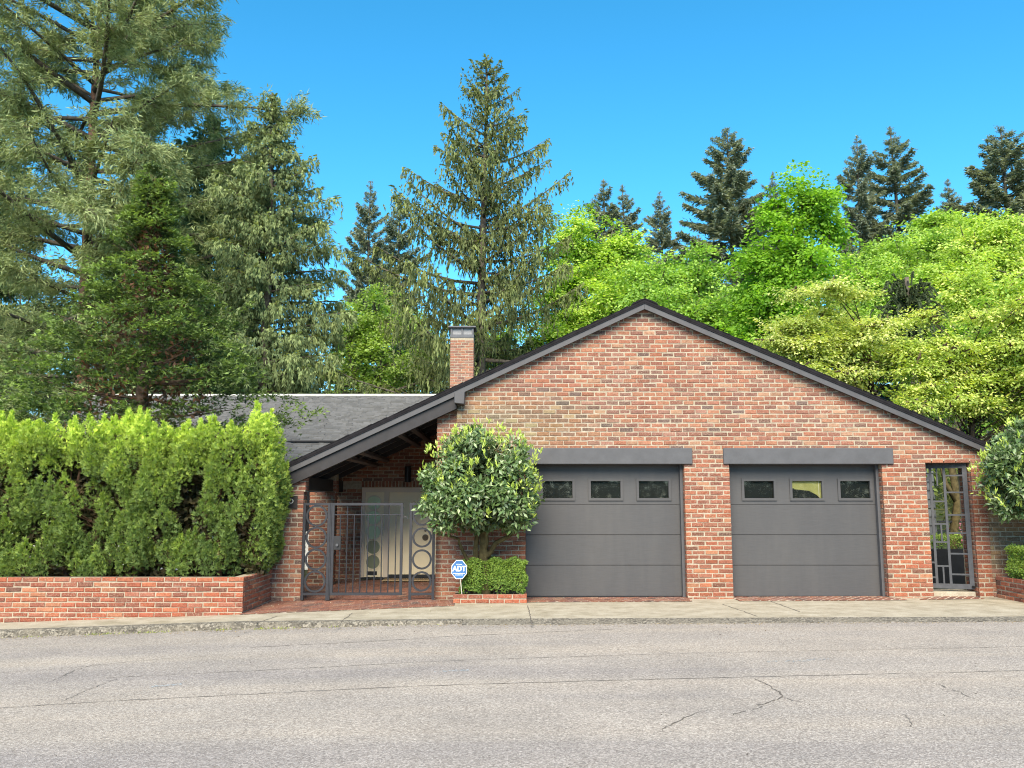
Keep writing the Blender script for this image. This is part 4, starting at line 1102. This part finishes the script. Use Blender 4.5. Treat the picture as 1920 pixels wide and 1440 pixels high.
def plant(name, label, px, py_top, Y, tb, wb, crown, H0, bark, group=None, xs=1.0, rot=0, cat='tree', shared=None, H=None):
    """stand a tree of built height H0 so that its top is at the given height"""
    top = at(px, py_top, Y); gz = zt(top.x, Y) - .15
    s = ((H if H else top.z - gz)) / H0
    t = thing(name, label, cat, (top.x, Y, gz), group); t.scale = (s * xs, s * xs, s); t.rotation_euler = (0, 0, rot)
    for nm, me in (('trunk', tb), ('limbs', wb), ('crown', crown)):
        o = mesh_obj(nm, me, t)
        if nm == 'limbs': o['kind'] = 'stuff'
    return t
def as_mesh(mb, name, mat):
    o = mb.build(name, mat); me = o.data; bpy.data.objects.remove(o); me.shade_smooth(); return me

tb, wb, cr = conifer(22.4, [(0, 6.4), (.15, 6.8), (.3, 6.3), (.45, 5.2), (.6, 3.9), (.72, 2.9), (.85, 1.75), (.94, .8), (1, .05)], 190, 'spruce', 3, (.048, .062, .026), (.140, .165, .056), .36, .05, .85)
plant('spruce_tree', 'tall weeping spruce with hanging branchlets standing behind the chimney', 908, 108, 38, as_mesh(tb, 'trunk', M['bark_grey']), as_mesh(wb, 'limbs', M['bark_grey']), cr, 22.4, None)
tb, wb, cr = conifer(18.9, [(0, 3.1), (.2, 3.2), (.4, 3.0), (.6, 2.6), (.75, 2.0), (.9, 1.0), (1, .05)], 200, 'cedar', 5, (.055, .078, .034), (.170, .205, .082), .32, .04, 1.05)
CM = (as_mesh(tb, 'trunk', M['bark_grey']), as_mesh(wb, 'limbs', M['bark_grey']), cr)
plant('cedar_tree', 'tall cedar with lacy drooping sprays rising over the shingled roof', 512, 172, 34, *CM, 18.9, None, xs=1.0)
plant('cedar_tree', 'cedar filling the space between the giant conifer and the cypress top', 405, 215, 43, *CM, 18.9, None, xs=1.35, rot=2.2)
plant('cedar_tree', 'cedar cut by the left picture edge behind the giant conifer', -20, 240, 46, *CM, 18.9, None, xs=1.5, rot=4.0)
tb, wb, cr = conifer(29.0, [(0, 7.2), (.2, 8.2), (.5, 8.6), (.72, 7.8), (.85, 6.0), (.95, 2.6), (1, .3)], 135, 'feather', 7, (.085, .108, .046), (.205, .240, .108), .42, .06, 1.25)
plant('giant_conifer', 'huge feathery conifer with bare horizontal limbs filling the upper left corner', 168, 400, 36, as_mesh(tb, 'trunk', M['bark_red']), as_mesh(wb, 'limbs', M['bark_grey']), cr, 29.0, None, H=29.0)
# firs on the hillside: three grown forms, copied
FV = []
for sd_, pr, nb_ in ((11, [(0, 5.6), (.2, 5.8), (.4, 4.9), (.6, 3.7), (.8, 2.2), (.93, .9), (1, .06)], 190), (12, [(0, 4.8), (.3, 5.0), (.5, 4.1), (.7, 2.9), (.85, 1.7), (1, .06)], 170), (13, [(0, 6.8), (.25, 7.0), (.45, 6.0), (.65, 4.3), (.82, 2.5), (.95, .9), (1, .06)], 190)):
    tb, wb, cr = conifer(30, pr, nb_, 'fir', sd_, (.095, .115, .085), (.175, .195, .140), .4, .05, 1.1)
    FV.append((as_mesh(tb, 'trunk', M['bark_grey']), as_mesh(wb, 'limbs', M['bark_grey']), cr))
G = 'dark firs on the hillside behind the house'
for i, (px, py, Y, v, xs, lab) in enumerate([
    (1365, 240, 80, 2, .92, 'broadest dark fir on the skyline above the right roof slope'),
    (1448, 322, 88, 1, .75, 'thin fir tip showing above the vivid green maple'),
    (1605, 255, 80, 0, .80, 'left one of the two tall firs right of the vivid maple'),
    (1670, 235, 82, 1, 1.0, 'right and taller one of the two firs right of the vivid maple'),
    (1778, 335, 95, 1, .9, 'small distant fir between the tall pair and the right edge'),
    (1872, 240, 60, 2, 1.05, 'large bright-edged fir at the right edge of the skyline'),
    (1130, 335, 85, 1, .95, 'left and taller one of two slim firs above the gable peak'),
    (1168, 345, 88, 1, .85, 'right and shorter one of two slim firs above the gable peak'),
    (1238, 360, 80, 0, .80, 'short lone fir just right of the gable peak'),
    (695, 340, 62, 0, .82, 'greyish fir in the gap left of the weeping spruce'),
    (748, 365, 66, 1, 1.0, 'fir half hidden by the left side of the weeping spruce'),
    (1310, 440, 78, 0, .9, 'low fir between the lone short fir and the broadest fir'),
    (1930, 300, 74, 0, .9, 'fir cut by the right picture edge behind the large bright-edged fir')]):
    plant('fir_tree', lab, px, py, Y, *FV[v], 30, None, G, xs * (1.0 if px < 800 else 1.22), i * 1.7)

LEAF_GAIN = 1.55
# ---- dense dark cypress in front of the wing
def cypress():
    global rng
    rng = np.random.default_rng(33); lv = Leaves(); base = np.array(at(285, 300, 19.0)); H = base[2]
    zz = [.9, 1.6, 2.4, 3.2, 4.4, 5.2, 6.0, 6.8, 7.2, 7.8, 8.6, 9.2, 9.55]; rr = [1.9, 2.5, 2.8, 2.75, 2.5, 2.1, 1.6, 1.0, .75, .6, .38, .25, .05]
    t = thing('cypress_tree', 'dense dark cypress with rust-brown inner twigs in front of the grey roof', 'tree', (base[0], 19.0, 0))
    nc = 860; z = 1.0 + 8.45 * (1 - rng.random(nc) ** .62); az = rng.uniform(-math.pi, math.pi, nc)
    R0 = np.interp(z, zz, rr); lump = 1 + .20 * np.sin(az * 3 + z * 2.1) + .16 * np.sin(az * 5 - z * 3.3) + .14 * np.sin(z * 5.2 + az)
    R1 = R0 * lump * rng.uniform(.70, 1.03, nc); dr = np.stack([np.cos(az), np.sin(az), 0 * az], 1)
    cx_off = -.12 * (z - 1) * 0
    C0 = np.stack([base[0] + .10 + R1 * dr[:, 0], 19.0 + R1 * dr[:, 1], z], 1)
    per = 58; n = nc * per; Dn = np.repeat(dr, per, 0); Tn = np.stack([-Dn[:, 1], Dn[:, 0], 0 * Dn[:, 0]], 1); sz_ = np.repeat(np.interp(z, [1, 6, 9.5], [1.0, .85, .42]), per)
    du = rng.uniform(-.42, .30, n) * sz_; dv = rng.normal(0, .19, n) * sz_; up_ = np.repeat(rng.normal(.12, .25, nc), per)
    off = Dn * du[:, None] + Tn * dv[:, None]; off[:, 2] = up_ * du - .9 * (dv ** 2 + .3 * du ** 2) + rng.normal(0, .045, n)
    P = np.repeat(C0, per, 0) + off
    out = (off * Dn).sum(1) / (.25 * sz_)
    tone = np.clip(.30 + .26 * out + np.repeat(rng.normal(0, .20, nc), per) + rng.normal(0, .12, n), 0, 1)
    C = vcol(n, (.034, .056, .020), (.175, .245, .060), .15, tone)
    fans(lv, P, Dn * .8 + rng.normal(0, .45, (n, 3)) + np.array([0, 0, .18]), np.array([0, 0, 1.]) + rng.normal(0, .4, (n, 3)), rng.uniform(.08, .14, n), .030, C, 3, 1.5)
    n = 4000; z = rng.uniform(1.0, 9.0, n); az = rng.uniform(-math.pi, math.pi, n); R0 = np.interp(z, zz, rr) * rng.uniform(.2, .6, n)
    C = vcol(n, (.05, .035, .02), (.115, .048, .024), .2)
    lv.add(np.stack([base[0] + .1 + R0 * np.cos(az), 19 + R0 * np.sin(az), z], 1), rdir(n), rdir(n), .16, .07, C, .1)
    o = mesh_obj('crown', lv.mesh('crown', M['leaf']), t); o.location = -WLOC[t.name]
    m = MB(); m.tube([(base[0] + .15, 19, -.2), (base[0] + .12, 19, 3), (base[0], 19, 6.5), (base[0], 19, 9.2)], [.22, .16, .09, .02], 9)
    m.build('trunk', M['bark'], t, smooth=True)
    m = MB(); r_ = np.random.default_rng(3)
    for i in range(70):
        z = r_.uniform(.9, 8); a = r_.uniform(0, 6.28); L = np.interp(z, zz, rr) * r_.uniform(.6, 1.0)
        m.tube([(base[0] + .1, 19, z), (base[0] + .1 + L * .5 * math.cos(a), 19 + L * .5 * math.sin(a), z + .1), (base[0] + .1 + L * math.cos(a), 19 + L * math.sin(a), z + .35)], [.035, .02, .006], 5)
    m.build('limbs', M['bark'], t, kind='stuff')
cypress()

LEAF_GAIN = 2.45
# ---- broadleaved trees
def leafy(name, label, lobes, base, ncl, per, L, W, ca, cb, seed, flat=.28, sig=.46, tr=.22, mat='lime', group=None, tilt=.55, bark='bark_grey', hollow=.55, droop=.2):
    """lobes: (x, y, z, rx, ry, rz) in world space; leaf clusters through the outer part of each lobe, on real limbs"""
    global rng
    rng = np.random.default_rng(seed); lv = Leaves()
    t = thing(name, label, 'tree', (base[0], base[1], base[2]), group)
    vol = np.array([l[3] * l[4] + l[3] * l[5] for l in lobes]); vol = vol / vol.sum()
    tk = MB(); lb = MB(); r_ = np.random.default_rng(seed + 1)
    zc = np.mean([l[2] for l in lobes]); fork = Vector((base[0] + r_.normal(0, .2), base[1], base[2] + (zc - base[2]) * .42))
    tk.tube([base, ((base[0] + fork.x) / 2 + r_.normal(0, .1), base[1], (base[2] + fork.z) / 2), fork], [tr * 1.25, tr, tr * .8], 9)
    lr = min(1, (8 / len(lobes)) ** .5)
    if len(lobes) > 12:
        topf = Vector((fork.x + .2, fork.y, zc + .4)); tk.tube([fork, fork.lerp(topf, .5) + Vector((.12, 0, 0)), topf], [tr * .8, tr * .6, tr * .3], 8)
    fork0 = fork.copy()
    for l, vv in zip(lobes, vol):
        c = Vector(l[:3])
        if len(lobes) > 12:
            fork = fork0.lerp(topf, min(1, max(0, (c.z - 1.2 - fork0.z) / max(.3, topf.z - fork0.z))))
        mid = fork.lerp(c, .55) + Vector((r_.normal(0, .2), r_.normal(0, .2), -.25 * l[5]))
        tk.tube([fork, mid, c + Vector((0, 0, -.1 * l[5])), c + Vector((r_.normal(0, .2), 0, .6 * l[5]))], [tr * .62 * lr, tr * .42 * lr, tr * .25 * lr, .015], 6)
        ns_ = max(4, int(ncl * vv * .42 / 3)); n = ns_ * 3; d = np.repeat(rdir(ns_, .22), 3, 0) + rng.normal(0, .10, (n, 3)); rad = np.tile([.52, .80, 1.06], ns_) * np.repeat(rng.uniform(.72, 1.28, ns_), 3) * rng.uniform(.92, 1.08, n)
        if hollow < .2: rad = np.sqrt(rng.random(n)) * rng.uniform(.8, 1.2, n)
        lump = 1 + .14 * np.sin(d[:, 0] * 6 + seed) + .12 * np.sin(d[:, 2] * 7 + d[:, 0] * 3 + seed)
        C0 = np.array(l[:3]) + d * (rad * lump)[:, None] * np.array(l[3:])
        for i in range(0, n, 2):
            e = Vector(C0[i]); a = c + (e - c) * .25; a.z -= .2 * l[5]
            lb.tube([a, a.lerp(e, .55) + Vector(r_.normal(0, .10, 3)), e], [.048, .028, .008], 4, cap=False)
        N_ = n * per * 3; per_ = per * 3; ps = np.repeat(rng.uniform(.55, 1.2, n), per_)[:, None]; off = rng.normal(0, 1, (N_, 3)) * np.array([sig, sig, sig * flat]) * ps
        tl = np.repeat(rng.normal(0, .35, (n, 2)), per_, 0); off[:, 2] += off[:, 0] * tl[:, 0] + off[:, 1] * tl[:, 1] - droop * (off[:, 0] ** 2 + off[:, 1] ** 2) / sig
        P = np.repeat(C0, per_, 0) + off; Dn = np.repeat(d, per_, 0)
        A = norm(norm(off * np.array([1, 1, .3])) * .8 + Dn * .3 + np.array([0, 0, -.35]) + rng.normal(0, .35, (N_, 3)))
        N = norm(np.array([0, 0, 1.0]) + Dn * .35 + rng.normal(0, tilt, (N_, 3)))
        tone = np.repeat(rng.normal(.45, .34, n), per_) + rng.normal(0, .2, N_)
        lv.add(P, A, N, rng.uniform(.5, 1.0, N_) * L, rng.uniform(.5, .95, N_) * W, vcol(N_, ca, cb, .12, tone), .14)
    tk.build('trunk', M[bark], t, smooth=True); lb.build('limbs', M[bark], t, kind='stuff')
    o = mesh_obj('crown', lv.mesh('crown', M[mat]), t); o.location = -WLOC[t.name]
    return t
def lobes_px(Y, items):
    """(px, py, half-width px, half-height px, depth offset) -> lobes"""
    out = []
    for px, py, a, b, dy in items:
        c = at(px, py, Y + dy); k = (Y + dy) / FPX; out.append((c.x, Y + dy, c.z, a * k, min(a, b) * k * 1.0, b * k))
    return out
def gb(px, Y): 
    c = at(px, 700, Y); return (c.x, Y, zt(c.x, Y) - .2)
LG = 'broadleaved trees in spring leaf behind the house'
leafy('maple_tree', 'lime maple directly behind the gable peak, right of the weeping spruce', lobes_px(45, [(1075, 470, 48, 62, 0), (1130, 500, 70, 60, 1), (1060, 560, 60, 70, -1), (1150, 580, 85, 60, -2), (1045, 640, 60, 60, -1), (1180, 470, 34, 34, 1)]), gb(1110, 45), 950, 36, .22, .18, (.065, .12, .018), (.25, .335, .07), 101, group=LG)
leafy('maple_tree', 'broad lime tree over the upper right roof slope', lobes_px(42, [(1235, 530, 62, 48, 0), (1310, 530, 66, 50, 1), (1370, 570, 60, 50, 0), (1260, 590, 80, 55, -2), (1340, 620, 70, 50, -2), (1190, 560, 60, 60, 2)]), gb(1290, 42), 900, 36, .21, .17, (.060, .115, .022), (.20, .29, .07), 102, group=LG)
leafy('maple_tree', 'vivid green maple rising tallest above the right roof slope', lobes_px(36, [(1500, 385, 48, 50, 0), (1545, 380, 38, 34, 0), (1455, 400, 30, 40, 0), (1440, 490, 55, 60, 0), (1510, 480, 58, 55, -1), (1420, 560, 50, 55, 0), (1485, 560, 60, 60, -1), (1440, 630, 60, 50, -1), (1560, 420, 26, 20, 0)]), gb(1470, 36), 760, 36, .21, .18, (.048, .105, .012), (.145, .245, .026), 103, group=LG, sig=.38)
leafy('maple_tree', 'lime tree glowing between the cedar and the weeping spruce', lobes_px(46, [(650, 640, 50, 64, 0), (705, 585, 48, 48, 1), (640, 715, 55, 50, 0), (715, 670, 60, 64, 0), (760, 610, 50, 50, 2), (800, 690, 60, 60, 3), (930, 660, 80, 60, 5)]), gb(680, 46), 760, 34, .22, .18, (.085, .125, .032), (.21, .28, .085), 104, group=LG)
leafy('alder_tree', 'pale lime tree on the hillside left of the right-hand fir', lobes_px(46, [(1690, 500, 60, 50, 0), (1760, 470, 60, 44, 0), (1640, 540, 60, 50, -1), (1740, 540, 80, 50, -2), (1650, 480, 36, 30, 1), (1700, 600, 90, 60, -2)]), gb(1700, 46), 900, 36, .21, .17, (.075, .125, .024), (.23, .32, .08), 105, group=LG)
leafy('alder_tree', 'pale lime tree below the large fir at the right edge', lobes_px(43, [(1830, 480, 60, 60, 0), (1890, 460, 60, 52, 0), (1930, 500, 60, 60, 1), (1860, 560, 90, 60, -2), (1800, 540, 50, 50, -1), (1920, 600, 70, 60, -2)]), gb(1870, 43), 900, 36, .21, .17, (.105, .155, .028), (.29, .36, .10), 106, group=LG)
leafy('olive_green_tree', 'darker mid-green tree between the small distant fir and the lime trees', lobes_px(56, [(1740, 425, 44, 30, 0), (1790, 435, 44, 34, 0), (1840, 430, 40, 30, 0)]), gb(1780, 56), 330, 24, .32, .26, (.10, .16, .03), (.18, .25, .05), 107, group=LG)
# layered dogwoods just behind the garage
def tiers(Y, envs, n, seed):
    """flat leaf tiers scattered through a few envelope ellipses given in photo pixels at depth Y"""
    r_ = np.random.default_rng(seed); it = []
    while len(it) < n:
        cx, cy, a, b = envs[r_.integers(0, len(envs))]; q = r_.uniform(-1, 1, 2)
        if q @ q > 1: continue
        it.append((cx + q[0] * a, cy + q[1] * b, r_.uniform(26, 58), r_.uniform(4, 8), r_.uniform(-1.3, 1.3)))
    return [(x, y, z, rx, rx * .9, rz) for x, y, z, rx, ry, rz in lobes_px(Y, it)]
leafy('dogwood_tree', 'layered pale dogwood beside the right roof slope, nearest the gable', tiers(25, [(1560, 590, 100, 62), (1590, 670, 110, 50), (1500, 650, 50, 50)], 52, 1), gb(1610, 25.5), 1500, 24, .125, .085, (.09, .12, .028), (.36, .39, .15), 108, flat=.16, sig=.24, tr=.10, group=LG, tilt=.30, bark='bark', hollow=.1, droop=.10)
leafy('dogwood_tree', 'layered yellow-lime dogwood overhanging the low end of the right roof slope', tiers(24, [(1810, 650, 110, 80), (1850, 740, 110, 70), (1730, 700, 60, 60), (1920, 640, 50, 80)], 64, 2), gb(1800, 24.5), 1750, 24, .125, .085, (.08, .115, .022), (.33, .38, .11), 109, flat=.18, sig=.25, tr=.12, group=LG, tilt=.34, bark='bark', hollow=.1, droop=.12)
leafy('understory_tree', 'dark green understory tree behind the layered dogwoods', lobes_px(33, [(1600, 640, 90, 70, 0), (1720, 660, 90, 80, 0), (1840, 680, 90, 80, 0), (1480, 640, 60, 60, 0), (1920, 640, 70, 80, 0)]), gb(1700, 33), 620, 24, .24, .18, (.07, .125, .022), (.15, .22, .04), 110, group=LG)
leafy('understory_tree', 'shaded green undergrowth tree behind the left hedge and cypress', lobes_px(42, [(60, 720, 120, 90, 0), (40, 590, 110, 90, 2), (150, 610, 90, 90, 3), (250, 720, 110, 80, 0), (430, 690, 90, 80, 0), (560, 690, 60, 70, 0), (850, 690, 120, 60, 4)]), gb(300, 42), 900, 30, .22, .15, (.045, .062, .026), (.10, .125, .055), 111, group=LG, mat='leaf')
LEAF_GAIN = 1.3
# monkey puzzle: whorled rope-like boughs
t = thing('monkey_puzzle_tree', 'dark spiky monkey puzzle top poking out above the dogwoods', 'tree', (at(1700, 520, 31).x, 31, -.2))
lv = Leaves(); tk = MB(); wd = MB(); r2 = np.random.default_rng(77); rng = np.random.default_rng(78); c = at(1700, 520, 31); 
tk.tube([(c.x, 31, -.3), (c.x + .1, 31, 5), (c.x, 31, c.z)], [.22, .18, .08], 9)
for k in range(140):
    a = k * 2.4 + r2.normal(0, .3); u_ = k / 140; z = c.z - .75 - 1.7 * u_ + r2.normal(0, .1); L = .75 + .75 * u_ + r2.uniform(-.25, .35); e = R(52 - 70 * u_ + r2.normal(0, 13))
    s = np.linspace(0, 1, 12); h_ = L * (s * math.cos(e) + .12 * np.sin(math.pi * s)); P = np.stack([c.x + math.cos(a) * h_, 31 + math.sin(a) * h_, z + L * (s * math.sin(e) + .30 * np.sin(math.pi * s * .9) - .22 * s ** 2 + .10 * np.sin(s * 9 + k))], 1)
    P += np.sin(s * 5 + k)[:, None] * .03
    wd.tube([tuple(p) for p in P], list(np.linspace(.034, .026, 12)), 5)
    n = 110; q = r2.random(n); Q = np.stack([np.interp(q, s, P[:, i]) for i in range(3)], 1); D_ = norm(np.gradient(P, axis=0)); Dq = np.stack([np.interp(q, s, D_[:, i]) for i in range(3)], 1)
    lv.add(Q, Dq * .9 + rdir(n) * .9, rdir(n), .08, .04, vcol(n, (.030, .045, .020), (.070, .088, .040), .2), .15)
tk.build('trunk', M['bark_grey'], t, smooth=True); wd.build('boughs', simple('monkey_puzzle_bough', (.035, .05, .022), .8, .2, .2, 9), t, kind='stuff')
o = mesh_obj('crown', lv.mesh('crown', M['needle']), t); o.location = -WLOC[t.name]
# unseen tall hedge added behind the viewer to darken the garage pane reflections
t = thing('hedge', 'dark hedge across the street, mirrored in the garage door panes', 'hedge', (3, -15, -.2))
rng = np.random.default_rng(88); lv = Leaves(); n = 16000; P = rng.uniform((-14, -15.6, -.2), (20, -14.4, 4.2), (n, 3)); P[:, 1] += .4 * np.sin(P[:, 0] * 1.7) + .3 * np.sin(P[:, 2] * 2.3)
lv.add(P, rdir(n), rdir(n), .38, .24, vcol(n, (.02, .035, .012), (.055, .08, .025), .2), .1)
o = mesh_obj('foliage', lv.mesh('mirror_hedge', M['leaf']), t); o.location = -WLOC[t.name]
# ---- garden seen through the side gate
sh = thing('shed', 'grey lap-sided shed wall seen through the side gate', 'shed', (8.6, 20.2, 0))
boxobj('wall', M['black'], sh, 7.6, 9.78, 20.03, 21.5, -.1, 2.6, 0)
for k in range(13):
    q = MB(); z = -.05 + k * .2; q.add([(7.6, 20.0, z), (9.79, 20.0, z), (9.79, 20.028, z + .2), (7.6, 20.028, z + .2), (7.6, 20.03, z), (9.79, 20.03, z)], [(0, 1, 2, 3), (0, 4, 5, 1), (1, 5, 2)]); q.build('lap_board', M['siding'], sh)
t = thing('box_shrub', 'low clipped hedge beyond the side gate', 'shrub', (9.3, 18.4, 0)); box_shrub(t, 8.3, 10.6, 18.1, 18.9, .70, .98, 6000, 15, .0)
bd = boxobj('garden_bed_wall', M['black'], None, 8.0, 11.0, 18.0, 18.09, -.1, .72, 0); tag(bd, 'dark low bed wall below the clipped hedge beyond the side gate', 'wall')  # black panel added in place of the shade under the hedge
t = thing('azalea_shrub', 'pink flowering azalea beyond the side gate', 'shrub', (10.05, 19.3, 0))
rng = np.random.default_rng(9); lv = Leaves(); n = 900; d = rdir(n); P = np.array([10.05, 19.3, 1.02]) + d * np.array([.30, .3, .30]) * rng.uniform(.7, 1.05, (n, 1))
lv.add(P, rdir(n), d, .07, .06, np.where((rng.random(n) < .75)[:, None], vcol(n, (.55, .16, .30), (.75, .30, .45), .1), vcol(n, (.07, .13, .03), (.14, .2, .05), .1)), .1)
o = mesh_obj('blossom', lv.mesh('blossom', M['leaf']), t); o.location = -WLOC[t.name]
m = MB(); m.tube([(10.05, 19.3, -.1), (10.06, 19.3, .9)], [.03, .02], 6); m.build('stem', M['bark'], t)
t = thing('leaning_tree', 'mossy leaning trunk with palm-like leaves beyond the side gate', 'tree', (9.75, 19.0, 0))
m = MB(); m.tube([(9.55, 19.0, -.1), (9.62, 19.0, .9), (9.80, 19.0, 1.7), (9.70, 19.0, 2.5), (9.9, 19.0, 3.3)], [.11, .10, .09, .075, .05], 8); m.tube([(9.78, 19.0, 1.65), (9.55, 19.0, 2.1), (9.45, 19.1, 2.9)], [.06, .05, .03], 7); m.build('trunk', M['bark_moss'], t, smooth=True)
lv = Leaves(); n = 420; P = np.array([10.15, 19.5, 1.75]) + rng.normal(0, 1, (n, 3)) * np.array([.16, .2, .42]); A = rdir(n, -.5)
lv.add(P, A, rdir(n), rng.uniform(.35, .6, n), .035, vcol(n, (.10, .12, .04), (.26, .27, .10), .2), .2)
n = 700; P = np.array([10.0, 20.2, 2.5]) + rng.normal(0, 1, (n, 3)) * np.array([.5, .3, .45]); lv.add(P, rdir(n), rdir(n), .14, .08, vcol(n, (.09, .13, .03), (.2, .26, .06), .2), .2)
o = mesh_obj('crown', lv.mesh('crown', M['leaf']), t); o.location = -WLOC[t.name]
rl = thing('garden_railing', 'dark garden railing beyond the side gate', 'railing', (9.9, 18.95, 0))
boxobj('rail', M['black'], rl, 9.3, 10.9, 18.97, 19.0, 1.24, 1.28, 0); boxobj('rail', M['black'], rl, 9.3, 10.9, 18.97, 19.0, 1.05, 1.08, 0)
for k in range(10): boxobj('baluster', M['black'], rl, 9.35 + k * .16, 9.37 + k * .16, 18.975, 18.995, .1, 1.24, 0)
# ---- shrub in the gap by the porch pier
t = thing('porch_shrub', 'small green shrub behind the porch pier left of the gate', 'shrub', (-5.0, 17.2, 0)); box_shrub(t, -5.9, -4.6, 16.8, 18.0, .1, .95, 6000, 25, .4)

# ------------------------------------------------------------------ kerb weeds, litter, road grit
rng = np.random.default_rng(55); lv = Leaves()
n = 1300; x = rng.uniform(-9, -.8, n); k = (np.sin(x * 3.1) + np.sin(x * 7.3 + 1) + rng.normal(0, .5, n) > .35) & (x < -3.0) | (rng.random(n) < .06); x = x[k]; n = len(x)
y = KY - .045 - np.abs(rng.normal(0, .03, n)); z = np.array([zr(v) for v in x])
lv.add(np.stack([x, y, z], 1), rdir(n, 1.6), rdir(n), rng.uniform(.02, .05, n), .008, vcol(n, (.12, .15, .03), (.26, .30, .07), .15), .1)
o = mesh_obj('weeds', lv.mesh('weeds', M['grass']), None, 'stuff'); tag(o, 'short grass and moss along the foot of the kerb', 'weeds')
lv = Leaves(); n = 1700; x = rng.uniform(-9, 9, n); y = np.where(x < -.7, KY - .06 - np.abs(rng.normal(0, .12, n)), KY - .12 - np.abs(rng.normal(0, .1, n))); z = np.array([zr(v) for v in x]) + .004
A = rdir(n); A[:, 2] *= .12; N = np.array([0, 0, 1.]) + rng.normal(0, .3, (n, 3))
lv.add(np.stack([x, y, z], 1), A, N, rng.uniform(.008, .028, n), rng.uniform(.006, .014, n), vcol(n, (.13, .085, .04), (.36, .26, .12), .2), .2)
n = 160; x = rng.uniform(-8, 8, n); y = rng.uniform(5.5, 12.4, n); z = np.array([zr(v) for v in x]) + .004; A = rdir(n); A[:, 2] *= .1
lv.add(np.stack([x, y, z], 1), A, np.array([0, 0, 1.]) + rng.normal(0, .4, (n, 3)), rng.uniform(.008, .03, n), rng.uniform(.006, .018, n), vcol(n, (.03, .025, .02), (.12, .08, .04), .2), .3)
n = 260; x = rng.uniform(-4.0, .6, n); y = rng.uniform(13.3, 15.1, n); z = np.array([zs(v) for v in x]) + .018; A = rdir(n); A[:, 2] *= .1
lv.add(np.stack([x, y, z], 1), A, np.array([0, 0, 1.]) + rng.normal(0, .4, (n, 3)), rng.uniform(.008, .02, n), rng.uniform(.006, .014, n), vcol(n, (.25, .22, .12), (.6, .56, .45), .2), .3)
o = mesh_obj('leaf_litter', lv.mesh('leaf_litter', M['leaf']), None, 'stuff'); tag(o, 'scattered dry leaf bits and grit along the gutter', 'litter')
